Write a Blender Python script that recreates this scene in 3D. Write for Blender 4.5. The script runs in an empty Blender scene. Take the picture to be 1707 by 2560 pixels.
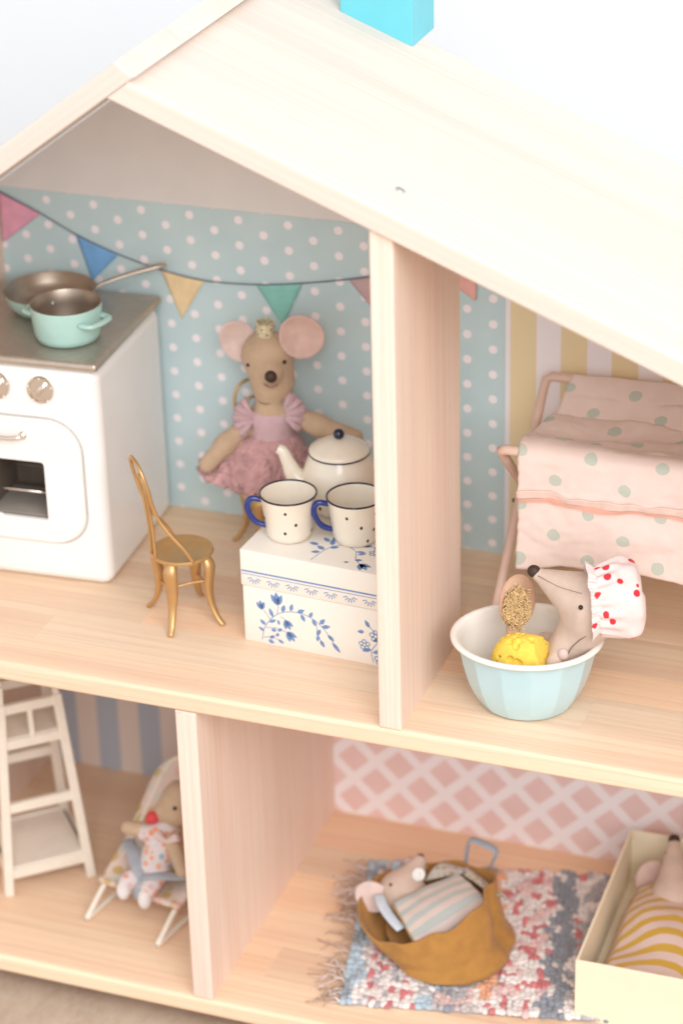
import bpy, bmesh, math, random
import numpy as np
from mathutils import Vector, Matrix, noise

# ------------------------------------------------------------------ scene, camera, light
scene = bpy.context.scene
C = scene.collection
U = 0.01                                   # everything below is written in centimetres
rad = math.radians

cam_d = bpy.data.cameras.new('camera')
cam = bpy.data.objects.new('camera', cam_d)
C.objects.link(cam)
right = Vector((0.9393, 0.3423, -0.0246)); down = Vector((0.1356, -0.4360, -0.8896)); fwd = Vector((-0.3153, 0.8323, -0.4560))
M = Matrix((right, -down, -fwd)).transposed().to_4x4()
M.translation = Vector((36.6122, -101.0994, 67.5128)) * U
cam.matrix_world = M
cam_d.sensor_fit = 'VERTICAL'; cam_d.sensor_height = 36.0; cam_d.sensor_width = 24.0
cam_d.lens = 36.0 * 6189.0 / 2560.0
cam_d.clip_start = 0.02; cam_d.clip_end = 30.0
cam_d.dof.use_dof = True
cam_d.dof.focus_distance = 1.262
cam_d.dof.aperture_fstop = 5.6
scene.camera = cam

world = bpy.data.worlds.new('World'); scene.world = world; world.use_nodes = True
bg = world.node_tree.nodes['Background']
bg.inputs[0].default_value = (0.965, 0.985, 1.0, 1); bg.inputs[1].default_value = 0.82

def area(name, loc, target, size, power, col):
    d = bpy.data.lights.new(name, 'AREA'); d.shape = 'RECTANGLE'; d.size = size[0] * U; d.size_y = size[1] * U
    d.energy = power; d.color = col
    o = bpy.data.objects.new(name, d); C.objects.link(o)
    o.location = Vector(loc) * U
    o.rotation_euler = (Vector(target) - Vector(loc)).to_track_quat('-Z', 'Y').to_euler()
    return o
area('window_light', (105, -155, 138), (0, 6, -2), (170, 140), 31.0, (1.0, 1.0, 1.0))

scene.view_settings.view_transform = 'Standard'; scene.view_settings.look = 'None'
scene.view_settings.exposure = 0.52; scene.view_settings.gamma = 1.0; scene.view_settings.use_curve_mapping = False
scene.cycles.use_denoising = True
scene.cycles.max_bounces = 8; scene.cycles.diffuse_bounces = 5

# ------------------------------------------------------------------ materials
def lin(c):
    return tuple((x / 255 / 12.92) if x / 255 <= 0.04045 else ((x / 255 + 0.055) / 1.055) ** 2.4 for x in c)
MATS = {}
class NT:
    def __init__(s, name):
        s.m = bpy.data.materials.new(name); s.m.use_nodes = True
        s.t = s.m.node_tree; s.n = s.t.nodes; s.b = s.n['Principled BSDF']
        MATS[name] = s.m
    def new(s, t, **k):
        n = s.n.new(t)
        for a, v in k.items(): setattr(n, a, v)
        return n
    def link(s, a, b): s.t.links.new(a, b)
    def val(s, x, sock):
        if isinstance(x, (int, float)): sock.default_value = x
        else: s.link(x, sock)
    def math(s, op, a, b=None, c=None):
        n = s.new('ShaderNodeMath', operation=op)
        s.val(a, n.inputs[0])
        if b is not None: s.val(b, n.inputs[1])
        if c is not None: s.val(c, n.inputs[2])
        return n.outputs[0]
    def cm(s, scale=(1, 1, 1), src='Object', offset=None):
        tc = s.new('ShaderNodeTexCoord')
        mp = s.new('ShaderNodeMapping')
        k = 100 if src == 'Object' else 1
        mp.inputs['Scale'].default_value = tuple(k * q for q in scale)
        s.link(tc.outputs[src], mp.inputs[0])
        out = mp.outputs[0]
        if offset is not None:
            a = s.new('ShaderNodeVectorMath', operation='ADD'); s.link(out, a.inputs[0]); s.link(offset, a.inputs[1]); out = a.outputs[0]
        return out
    def xyz(s, v):
        n = s.new('ShaderNodeSeparateXYZ'); s.link(v, n.inputs[0]); return n.outputs
    def noise(s, v, scale, detail=3, rough=0.55):
        n = s.new('ShaderNodeTexNoise'); n.inputs['Scale'].default_value = scale; n.inputs['Detail'].default_value = detail
        n.inputs['Roughness'].default_value = rough
        s.link(v, n.inputs['Vector']); return n.outputs[0]
    def ramp(s, f, stops, interp='LINEAR'):
        n = s.new('ShaderNodeValToRGB'); n.color_ramp.interpolation = interp
        e = n.color_ramp.elements
        while len(e) < len(stops): e.new(0.5)
        for q, (p, c) in zip(e, stops): q.position = p; q.color = (*c, 1)
        s.link(f, n.inputs[0]); return n.outputs[0]
    def mix(s, f, a, b, mode='MIX'):
        n = s.new('ShaderNodeMix', data_type='RGBA', blend_type=mode)
        s.val(f, n.inputs[0])
        for x, i in ((a, 6), (b, 7)):
            if isinstance(x, tuple): n.inputs[i].default_value = (*x[:3], 1)
            else: s.link(x, n.inputs[i])
        return n.outputs[2]
    def bump(s, h, strength=0.3, dist=0.02):
        n = s.new('ShaderNodeBump'); n.inputs['Strength'].default_value = strength; n.inputs['Distance'].default_value = dist * U
        s.link(h, n.inputs['Height']); s.link(n.outputs[0], s.b.inputs['Normal'])
    def col(s, c):
        if isinstance(c, tuple): s.b.inputs['Base Color'].default_value = (*c[:3], 1)
        else: s.link(c, s.b.inputs['Base Color'])
    def set(s, rough=0.5, metal=0.0, spec=0.5, coat=0.0, sheen=0.0):
        s.b.inputs['Roughness'].default_value = rough; s.b.inputs['Metallic'].default_value = metal
        s.b.inputs['Specular IOR Level'].default_value = spec; s.b.inputs['Coat Weight'].default_value = coat
        s.b.inputs['Sheen Weight'].default_value = sheen

def plain(name, c, rough=0.5, metal=0.0, spec=0.5, coat=0.0, var=0.06, vs=1.5, bump=0.0, bs=12, sheen=0.0):
    t = NT(name); t.set(rough, metal, spec, coat, sheen)
    v = t.cm()
    n = t.noise(v, vs, 4)
    hi = tuple(min(1, x * (1 + var)) for x in c); lo = tuple(x * (1 - var) for x in c)
    t.col(t.ramp(n, [(0.3, lo), (0.7, hi)]))
    if bump: t.bump(t.noise(v, bs, 3), bump, 0.03)
    return t.m

def fabric(name, c, var=0.08, weave=34, bump=0.35, sheen=0.15):
    t = NT(name); t.set(0.92, 0, 0.15, 0, sheen)
    v = t.cm()
    n = t.noise(v, 1.3, 4)
    f = t.noise(v, weave, 2)
    hi = tuple(min(1, x * (1 + var)) for x in c); lo = tuple(x * (1 - var) for x in c)
    base = t.ramp(n, [(0.3, lo), (0.7, hi)])
    t.col(t.mix(0.10, base, t.ramp(f, [(0.35, tuple(x * 0.6 for x in c)), (0.65, tuple(min(1, x * 1.25) for x in c))])))
    t.bump(f, bump, 0.03)
    return t.m

def wood(name, ax, streak=0.42, light=(0.885, 0.67, 0.475), dark=(0.83, 0.575, 0.40), line=(0.71, 0.45, 0.31), rough=0.55):
    """pine, grain running along local axis ax (0,1,2); each stave shifts the pattern and takes the object's tint"""
    t = NT(name); t.set(rough, 0, 0.35)
    oi = t.new('ShaderNodeObjectInfo')
    k = t.new('ShaderNodeVectorMath', operation='SCALE'); t.link(oi.outputs['Color'], k.inputs[0]); k.inputs['Scale'].default_value = 71.3
    sc = [1, 1, 1]; sc[ax] = 0.05
    v = t.cm(tuple(sc), offset=k.outputs[0])
    sc2 = [1, 1, 1]; sc2[ax] = 0.012
    v2 = t.cm(tuple(sc2), offset=k.outputs[0])
    sc3 = [1, 1, 1]; sc3[ax] = 0.10
    v3 = t.cm(tuple(sc3), offset=k.outputs[0])
    broad = t.noise(v, 0.55, 3)
    rings = t.noise(v2, 3.4, 3, 0.6)
    fine = t.noise(v3, 13, 3, 0.6)
    base = t.ramp(broad, [(0.30, dark), (0.62, light)])
    base = t.mix(t.ramp(rings, [(0.47, (0, 0, 0)), (0.60, (streak, streak, streak)), (0.66, (0, 0, 0))]), base, line)
    base = t.mix(t.ramp(fine, [(0.50, (0, 0, 0)), (0.72, (0.22, 0.22, 0.22))]), base, line)
    base = t.mix(1.0, base, oi.outputs['Color'], 'MULTIPLY')
    t.col(base)
    t.bump(fine, 0.12, 0.02)
    return t.m

WX = wood('pine_grain_x', 0); WZ = wood('pine_grain_z', 2, streak=0.36, light=(0.87, 0.705, 0.595), dark=(0.83, 0.63, 0.52), line=(0.73, 0.49, 0.40))
WR = wood('pine_roof', 0, light=(0.72, 0.63, 0.55), dark=(0.705, 0.58, 0.505), line=(0.675, 0.52, 0.445), rough=0.6)

def polka():
    t = NT('wallpaper_polka'); t.set(0.7, 0, 0.25)
    o = t.xyz(t.cm())
    x, z = o[0], o[2]
    def lat(x0, z0):
        u = t.math('SUBTRACT', t.math('FRACT', t.math('ADD', t.math('DIVIDE', t.math('SUBTRACT', x, x0), 2.99), 100.5)), 0.5)
        w = t.math('SUBTRACT', t.math('FRACT', t.math('ADD', t.math('DIVIDE', t.math('SUBTRACT', z, z0), 1.515), 100.5)), 0.5)
        a = t.math('MULTIPLY', u, 2.99); b = t.math('MULTIPLY', w, 1.515)
        return t.math('SQRT', t.math('ADD', t.math('MULTIPLY', a, a), t.math('MULTIPLY', b, b)))
    d = t.math('MINIMUM', lat(-26.92, 18.77), lat(-25.43, 18.01))
    f = t.ramp(t.math('DIVIDE', d, 0.5), [(0.47, (1, 1, 1)), (0.53, (0, 0, 0))])
    n = t.noise(t.cm(), 0.35, 3)
    base = t.ramp(n, [(0.3, lin((195, 217, 221))), (0.7, lin((203, 223, 226)))])
    t.col(t.mix(f, base, lin((250, 242, 246))))
    return t.m
def stripes(name, period, x0, duty, ca, cb, edge=0.02, border=None):
    t = NT(name); t.set(0.75, 0, 0.2)
    x = t.xyz(t.cm())[0]
    u = t.math('FRACT', t.math('ADD', t.math('DIVIDE', t.math('SUBTRACT', x, x0), period), 100.0))
    f = t.ramp(u, [(0.0, (0, 0, 0)), (edge, (1, 1, 1)), (duty, (1, 1, 1)), (duty + edge, (0, 0, 0))])
    c = t.mix(f, cb, ca)
    if border is not None:
        c = t.mix(t.math('LESS_THAN', x, border), c, cb)
    t.col(c)
    return t.m
def lattice():
    t = NT('wallpaper_lattice'); t.set(0.75, 0, 0.2)
    o = t.xyz(t.cm()); P = 2.965
    def tri(c, c0):
        u = t.math('FRACT', t.math('ADD', t.math('DIVIDE', t.math('SUBTRACT', c, c0), P), 100.5))
        return t.math('ABSOLUTE', t.math('SUBTRACT', u, 0.5))
    a = t.math('ADD', tri(o[0], -8.9), tri(o[2], -15.85))                 # 0 at diamond centres
    b = t.math('ADD', tri(o[0], -8.9 + P / 2), tri(o[2], -15.85 + P / 2))
    d = t.math('MINIMUM', a, b)
    wob = t.math('MULTIPLY', t.math('SUBTRACT', t.noise(t.cm(), 2.2, 3), 0.5), 0.05)
    f = t.ramp(t.math('ADD', d, wob), [(0.32, (1, 1, 1)), (0.37, (0, 0, 0))])
    n = t.noise(t.cm(), 0.5, 3)
    t.col(t.mix(f, lin((247, 241, 244)), t.ramp(n, [(0.3, lin((234, 204, 201))), (0.7, lin((239, 211, 208)))])))
    return t.m
W_POLKA = polka()
W_YEL = stripes('wallpaper_yellow_stripes', 2.88, 0.95, 0.52, lin((236, 218, 178)), lin((244, 238, 241)), border=0.96)
W_BLU = stripes('wallpaper_blue_stripes', 2.93, -27.86, 0.49, lin((230, 218, 210)), lin((184, 193, 207)), edge=0.04)
W_LAT = lattice()
M_PANEL = plain('panel_white', (0.80, 0.77, 0.75), 0.8, var=0.03, vs=0.3)
M_TURQ = plain('paint_turquoise', lin((104, 194, 208)), 0.45, var=0.03, vs=0.6)
M_STEEL = plain('steel', (0.62, 0.60, 0.57), 0.3, 1.0, var=0.05)
M_GOLD = plain('gold_paint', lin((204, 164, 112)), 0.38, 0.7, var=0.05, bump=0.08, bs=30)
M_ENAMEL = plain('white_enamel', (0.86, 0.84, 0.82), 0.28, spec=0.5, coat=0.25, var=0.015, vs=0.4)
M_HOB = plain('brushed_brown_steel', (0.52, 0.455, 0.39), 0.42, 0.75, var=0.06, vs=2.0)
M_DARK = plain('oven_dark', (0.15, 0.115, 0.09), 0.45, var=0.1)
M_CHROME = plain('warm_chrome', (0.80, 0.74, 0.68), 0.2, 1.0, var=0.03)
M_MINT = plain('mint_enamel', lin((172, 208, 200)), 0.3, spec=0.5, coat=0.3, var=0.03)
M_PANIN = plain('pan_inside_bronze', (0.42, 0.35, 0.285), 0.38, 0.8, var=0.05)
M_CREAM = plain('cream_enamel', (0.82, 0.74, 0.62), 0.22, spec=0.5, coat=0.35, var=0.03, vs=0.8)
M_NAVY = plain('navy_enamel', (0.008, 0.010, 0.035), 0.22, coat=0.4, var=0.1)
M_BLUEH = plain('blue_handle', (0.012, 0.03, 0.20), 0.2, coat=0.4, var=0.1)
M_BLACK = plain('black_dot', (0.012, 0.012, 0.02), 0.4)
M_BOXW = plain('box_cream_card', (0.84, 0.78, 0.70), 0.6, var=0.02, vs=0.4)
M_PRINT = plain('blue_print', lin((112, 142, 190)), 0.6, var=0.15, vs=5)
M_OFFW = plain('cream_lacquer', (0.78, 0.70, 0.60), 0.4, var=0.03)
M_KRAFT = plain('pale_yellow_card', (0.84, 0.74, 0.56), 0.7, var=0.03, vs=0.5)
M_PINKM = plain('pink_metal', (0.72, 0.52, 0.43), 0.4, var=0.03)
M_BOWLO = plain('pale_blue_glaze', lin((186, 214, 220)), 0.28, coat=0.25, var=0.03, vs=0.4)
M_BOWLI = plain('bowl_white_glaze', (0.85, 0.82, 0.76), 0.3, coat=0.2, var=0.02)
M_TAN = fabric('mouse_tan_linen', (0.52, 0.37, 0.25))
M_BEIGE = fabric('mouse_beige_linen', (0.60, 0.46, 0.38))
M_EARP = fabric('ear_pink_cotton', (0.66, 0.46, 0.40))
M_EARP2 = fabric('ear_pale_pink_cotton', (0.70, 0.54, 0.49))
M_NOSE = plain('nose_brown', (0.045, 0.02, 0.012), 0.55, bump=0.3, bs=25)
M_EYE = plain('eye_black', (0.015, 0.012, 0.01), 0.4)
M_DRESS = fabric('dress_mauve', (0.58, 0.40, 0.425))
M_TULLE = fabric('tulle_dusty_rose', (0.52, 0.30, 0.295), var=0.25, weave=16, bump=0.9)
M_CROWN = plain('crown_lace_gold', (0.62, 0.55, 0.36), 0.55, 0.2, var=0.45, vs=9, bump=0.6, bs=14)
M_SPONGE = plain('sponge_yellow', (0.86, 0.62, 0.09), 0.85, var=0.10, vs=4, bump=0.5, bs=16)
M_LOOFAH = plain('loofah_tan', (0.66, 0.46, 0.23), 0.9, var=0.35, vs=6, bump=0.6, bs=18)
M_BRUSHW = plain('brush_wood', (0.58, 0.36, 0.24), 0.6, var=0.08)
M_THREAD = plain('thread_brown', (0.20, 0.12, 0.09), 0.8)
M_MUST = fabric('mustard_corduroy', (0.42, 0.205, 0.055), var=0.12, weave=26, bump=0.5)
M_RIBBON = fabric('ribbon_grey_blue', (0.36, 0.40, 0.46))
M_RIBLT = fabric('ribbon_pale_blue', (0.58, 0.64, 0.72))
M_RED = plain('red_felt', (0.62, 0.06, 0.07), 0.9)
M_GREYP = fabric('grey_jersey', (0.36, 0.37, 0.41))
M_WHITE = plain('white_button', (0.80, 0.77, 0.72), 0.4)
M_SOCK = fabric('white_cotton', (0.72, 0.66, 0.64))
M_GOLDT = plain('gold_trim', (0.50, 0.33, 0.14), 0.7, var=0.5, vs=7)
M_PEACH = fabric('peach_cotton', (0.78, 0.55, 0.42))
M_CARPET = None

def spots(name, base, spot, scale, thr, soft=0.03, rnd=0.6, extra=None, weave=34, src='Object', sc=(1, 1, 1)):
    t = NT(name); t.set(0.9, 0, 0.2, 0, 0.12)
    v = t.cm(sc, src)
    vo = t.new('ShaderNodeTexVoronoi'); vo.inputs['Scale'].default_value = scale; vo.inputs['Randomness'].default_value = rnd
    t.link(v, vo.inputs['Vector'])
    f = t.ramp(vo.outputs['Distance'], [(thr, (1, 1, 1)), (thr + soft, (0, 0, 0))])
    sp = spot
    if extra:
        c = t.xyz(vo.outputs['Color'])[0]
        sp = t.ramp(c, [(i / len(extra), q) for i, q in enumerate(extra)], 'CONSTANT')
    n = t.noise(v, 1.2, 3)
    b = t.ramp(n, [(0.3, tuple(x * 0.95 for x in base)), (0.7, base)])
    t.col(t.mix(f, b, sp))
    t.bump(t.noise(t.cm(), weave, 2), 0.3, 0.03)
    return t.m
M_CAP = spots('cap_red_dots', (0.80, 0.66, 0.63), (0.66, 0.035, 0.05), 1.3, 0.25, 0.02, 0.6)
M_FLORAL = spots('floral_orange_shirt', (0.66, 0.58, 0.57), (0.7, 0.3, 0.2), 2.3, 0.40, 0.05, 0.9,
                 [(0.72, 0.30, 0.17), (0.72, 0.34, 0.22), (0.30, 0.42, 0.48), (0.70, 0.28, 0.16), (0.62, 0.42, 0.42)])
M_FLORAL2 = spots('floral_cream_seat', (0.74, 0.58, 0.50), (0.7, 0.3, 0.2), 1.3, 0.46, 0.10, 0.9,
                  [(0.58, 0.40, 0.16), (0.72, 0.40, 0.22), (0.62, 0.58, 0.50), (0.74, 0.48, 0.40), (0.55, 0.45, 0.20)])
M_FLORALG = spots('floral_grey_gold', (0.56, 0.52, 0.46), (0.4, 0.3, 0.1), 3.2, 0.34, 0.08, 0.9,
                  [(0.42, 0.30, 0.10), (0.30, 0.26, 0.22), (0.50, 0.38, 0.12), (0.36, 0.30, 0.26)])

def quilt_mat():
    t = NT('quilt_sage_dots'); t.set(0.9, 0, 0.2, 0, 0.15)
    o = t.xyz(t.cm(src='UV'))
    x, y = o[0], o[1]
    def lat(x0, y0, px, py):
        u = t.math('SUBTRACT', t.math('FRACT', t.math('ADD', t.math('DIVIDE', t.math('SUBTRACT', x, x0), px), 100.5)), 0.5)
        w = t.math('SUBTRACT', t.math('FRACT', t.math('ADD', t.math('DIVIDE', t.math('SUBTRACT', y, y0), py), 100.5)), 0.5)
        a = t.math('MULTIPLY', u, px); b = t.math('MULTIPLY', w, py * 0.9)
        return t.math('SQRT', t.math('ADD', t.math('MULTIPLY', a, a), t.math('MULTIPLY', b, b)))
    d = t.math('MINIMUM', lat(2.0, 4.6, 3.7, 3.4), lat(3.85, 2.9, 3.7, 3.4))
    f = t.ramp(d, [(0.33, (1, 1, 1)), (0.37, (0, 0, 0))])
    base = t.ramp(t.noise(t.cm(), 0.8, 3), [(0.3, (0.82, 0.65, 0.585)), (0.7, (0.86, 0.70, 0.635))])
    c = t.mix(f, base, (0.54, 0.57, 0.49))
    st = t.math('ABSOLUTE', t.math('SUBTRACT', y, 3.25))
    c = t.mix(t.ramp(st, [(0.14, (1, 1, 1)), (0.34, (0, 0, 0))]), c, (0.78, 0.42, 0.33))
    t.col(c)
    t.bump(t.noise(t.cm((1, 1, 4)), 22, 3), 0.45, 0.04)
    return t.m
M_QUILT = quilt_mat()
def blanket_mat(name, period, duty, ca, cb):
    t = NT(name); t.set(0.95, 0, 0.15, 0, 0.2)
    o = t.xyz(t.cm(src='UV'))
    w = t.math('MULTIPLY', t.math('SUBTRACT', t.noise(t.cm(), 1.5, 2), 0.5), 0.10)
    u = t.math('FRACT', t.math('ADD', t.math('ADD', t.math('DIVIDE', o[1], period), w), 10.0))
    f = t.ramp(u, [(0.0, (0, 0, 0)), (0.05, (1, 1, 1)), (duty, (1, 1, 1)), (duty + 0.05, (0, 0, 0))])
    t.col(t.mix(f, cb, ca)); t.bump(t.noise(t.cm(), 24, 2), 0.6, 0.04)
    return t.m
M_YBLANK = blanket_mat('yellow_stripe_knit', 1.02, 0.46, (0.56, 0.345, 0.055), (0.66, 0.50, 0.44))
M_BBLANK = blanket_mat('blue_stripe_cotton', 0.95, 0.5, (0.46, 0.49, 0.47), (0.66, 0.55, 0.50))
def vcol(name, rough=0.95):
    t = NT(name); t.set(rough, 0, 0.12, 0, 0.2)
    a = t.new('ShaderNodeVertexColor', layer_name='tint')
    n = t.noise(t.cm(), 14, 3)
    t.col(t.mix(t.ramp(n, [(0.35, (0.0, 0.0, 0.0)), (0.7, (0.3, 0.3, 0.3))]), a.outputs[0], (0.62, 0.56, 0.54)))
    t.bump(n, 0.7, 0.05)
    return t.m
M_YARN = vcol('rag_yarn')

# ------------------------------------------------------------------ mesh helpers (centimetres in, metres out)
def weighted(o):
    m = o.modifiers.new('weighted_normals', 'WEIGHTED_NORMAL'); m.mode = 'FACE_AREA'; m.weight = 100; m.keep_sharp = True
def mk(name, verts, faces, mat, parent=None, smooth=True, uvs=None, loc=None, rz=None, tints=None, sharp=None, wn=False):
    me = bpy.data.meshes.new(name)
    me.from_pydata([(v[0] * U, v[1] * U, v[2] * U) for v in verts], [], faces)
    if uvs is not None:
        L = me.uv_layers.new(name='UVMap')
        for lp in me.loops: L.data[lp.index].uv = uvs[lp.vertex_index]
    if tints is not None:
        a = me.color_attributes.new('tint', 'FLOAT_COLOR', 'POINT')
        for i, c in enumerate(tints): a.data[i].color = (*c, 1)
    me.materials.append(mat)
    bm = bmesh.new(); bm.from_mesh(me); bmesh.ops.recalc_face_normals(bm, faces=bm.faces[:]); bm.to_mesh(me); bm.free()
    if smooth:
        me.polygons.foreach_set('use_smooth', [True] * len(me.polygons))
        if sharp: me.set_sharp_from_angle(angle=rad(sharp))
    o = bpy.data.objects.new(name, me); C.objects.link(o)
    if wn: weighted(o)
    if parent is not None: o.parent = parent
    if loc is not None: o.location = Vector(loc) * U
    if rz is not None: o.rotation_euler = (0, 0, rz)
    return o
def thing(name, label, cat, loc=(0, 0, 0), rz=0.0, group=None):
    o = bpy.data.objects.new(name, None); C.objects.link(o); o.empty_display_size = 0.01
    o.location = Vector(loc) * U; o.rotation_euler = (0, 0, rz)
    return tag(o, label, cat, group)
def tag(o, label=None, cat=None, group=None, kind=None):
    if label: o['label'] = label
    if cat: o['category'] = cat
    if group: o['group'] = group
    if kind: o['kind'] = kind
    return o
class MB:
    """collects several shapes into one mesh"""
    def __init__(s): s.v = []; s.f = []; s.uv = []
    def add(s, vf):
        v, f = vf; k = len(s.v); s.v += [tuple(q) for q in v]; s.f += [tuple(i + k for i in q) for q in f]; return s
    def build(s, name, mat, parent=None, **k): return mk(name, s.v, s.f, mat, parent, **k)
def box(x0, x1, y0, y1, z0, z1, bev=0.0, seg=2, only=None):
    bm = bmesh.new()
    bmesh.ops.create_cube(bm, size=1)
    for v in bm.verts:
        v.co = ((x0 + x1) / 2 + v.co.x * (x1 - x0), (y0 + y1) / 2 + v.co.y * (y1 - y0), (z0 + z1) / 2 + v.co.z * (z1 - z0))
    if bev: bmesh.ops.bevel(bm, geom=[e for e in bm.edges if only is None or all(only(v.co) for v in e.verts)], offset=bev, segments=seg, profile=0.5, affect='EDGES')
    bm.verts.index_update()
    r = ([v.co[:] for v in bm.verts], [[v.index for v in f.verts] for f in bm.faces]); bm.free(); return r
def xf(vf, m): return [tuple(m @ Vector(q)) for q in vf[0]], vf[1]
def beam(a, b, w, h, up=(0, 0, 1), bev=0.04):
    """square bar from a to b, w wide and h deep"""
    a, b = Vector(a), Vector(b); d = b - a; L = d.length; x = d.normalized()
    y = Vector(up).cross(x).normalized(); z = x.cross(y)
    m = Matrix((x, y, z)).transposed().to_4x4(); m.translation = a
    return xf(box(0, L, -w / 2, w / 2, -h / 2, h / 2, bev, 1), m)
def cr(pts, n=8, closed=False):
    P = [Vector(p) for p in pts]; out = []; N = len(P)
    for i in range(N if closed else N - 1):
        if closed: a, b, c, d = P[i - 1], P[i], P[(i + 1) % N], P[(i + 2) % N]
        else:
            b, c = P[i], P[i + 1]; a = P[i - 1] if i else b * 2 - c; d = P[i + 2] if i + 2 < N else c * 2 - b
        for k in range(n):
            t = k / n
            out.append(0.5 * ((2 * b) + (c - a) * t + (2 * a - 5 * b + 4 * c - d) * t * t + (3 * b - a - 3 * c + d) * t ** 3))
    if not closed: out.append(P[-1])
    return out
def tube(path, r, seg=10, closed=False, flat=1.0):
    P = [Vector(p) for p in path]; n = len(P)
    R = r if isinstance(r, (list, tuple)) else [r] * n
    if len(R) != n: R = [R[min(len(R) - 1, int(i * (len(R) - 1) / (n - 1)))] * (1 - (i * (len(R) - 1) / (n - 1)) % 1) + R[min(len(R) - 1, int(i * (len(R) - 1) / (n - 1)) + 1)] * ((i * (len(R) - 1) / (n - 1)) % 1) for i in range(n)]
    T = [(P[(i + 1) % n] - P[i - 1]) if (closed or 0 < i < n - 1) else (P[1] - P[0] if i == 0 else P[-1] - P[-2]) for i in range(n)]
    T = [t.normalized() for t in T]
    up = Vector((0, 0, 1)) if abs(T[0].z) < 0.9 else Vector((1, 0, 0))
    N = (up - T[0] * up.dot(T[0])).normalized(); v = []; f = []
    for i in range(n):
        N = (N - T[i] * N.dot(T[i])).normalized(); B = T[i].cross(N)
        for k in range(seg):
            a = 2 * math.pi * k / seg
            v.append(tuple(P[i] + N * (R[i] * math.cos(a) * flat) + B * (R[i] * math.sin(a))))
    for i in range(n if closed else n - 1):
        j = (i + 1) % n
        for k in range(seg): f.append((i * seg + k, i * seg + (k + 1) % seg, j * seg + (k + 1) % seg, j * seg + k))
    if not closed: f.append(tuple(range(seg))); f.append(tuple((n - 1) * seg + k for k in range(seg)))
    return v, f
def lathe(prof, seg=48, c=(0, 0, 0), sx=1.0, sy=1.0, flute=None, caps=False):
    v = []; f = []; n = len(prof)
    for i, (r, z) in enumerate(prof):
        for k in range(seg):
            a = 2 * math.pi * k / seg; q = r * (flute(a, i) if flute else 1)
            v.append((c[0] + q * math.cos(a) * sx, c[1] + q * math.sin(a) * sy, c[2] + z))
    for i in range(n - 1):
        for k in range(seg): f.append((i * seg + k, i * seg + (k + 1) % seg, (i + 1) * seg + (k + 1) % seg, (i + 1) * seg + k))
    if caps:
        f.append(tuple(range(seg))); f.append(tuple((n - 1) * seg + k for k in range(seg)))
    return v, f
def ball(c, r, seg=16, m=None):
    r = (r, r, r) if isinstance(r, (int, float)) else r
    bm = bmesh.new(); bmesh.ops.create_uvsphere(bm, u_segments=seg, v_segments=max(6, seg // 2 + 2), radius=1)
    q = m if m is not None else Matrix.Identity(3)
    v = [tuple(Vector(c) + q @ Vector((p.co.x * r[0], p.co.y * r[1], p.co.z * r[2]))) for p in bm.verts]
    f = [[x.index for x in g.verts] for g in bm.faces]; bm.free(); return v, f
def sheet(fn, nu, nv, thick=0.0, uv=None):
    """grid surface fn(u,v) with optional thickness along its normal"""
    P = np.array([[fn(i / nu, j / nv) for j in range(nv + 1)] for i in range(nu + 1)], float)
    du = np.gradient(P, axis=0); dv = np.gradient(P, axis=1); N = np.cross(du, dv)
    N /= np.linalg.norm(N, axis=2, keepdims=True) + 1e-9
    w = nv + 1
    idx = lambda i, j: i * w + j
    v = [tuple(q) for q in P.reshape(-1, 3)]
    f = [(idx(i, j), idx(i + 1, j), idx(i + 1, j + 1), idx(i, j + 1)) for i in range(nu) for j in range(nv)]
    uvs = [(uv(i / nu, j / nv) if uv else (i / nu, j / nv)) for i in range(nu + 1) for j in range(nv + 1)]
    if thick:
        k = len(v); v += [tuple(q) for q in (P - N * thick).reshape(-1, 3)]; uvs = uvs + uvs
        f += [tuple(reversed([a + k for a in q])) for q in f[:]]
        ring = [idx(i, 0) for i in range(nu + 1)] + [idx(nu, j) for j in range(1, nv + 1)] + [idx(i, nv) for i in range(nu - 1, -1, -1)] + [idx(0, j) for j in range(nv - 1, 0, -1)]
        for a, b in zip(ring, ring[1:] + ring[:1]): f.append((a, b, b + k, a + k))
    return v, f, uvs
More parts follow.
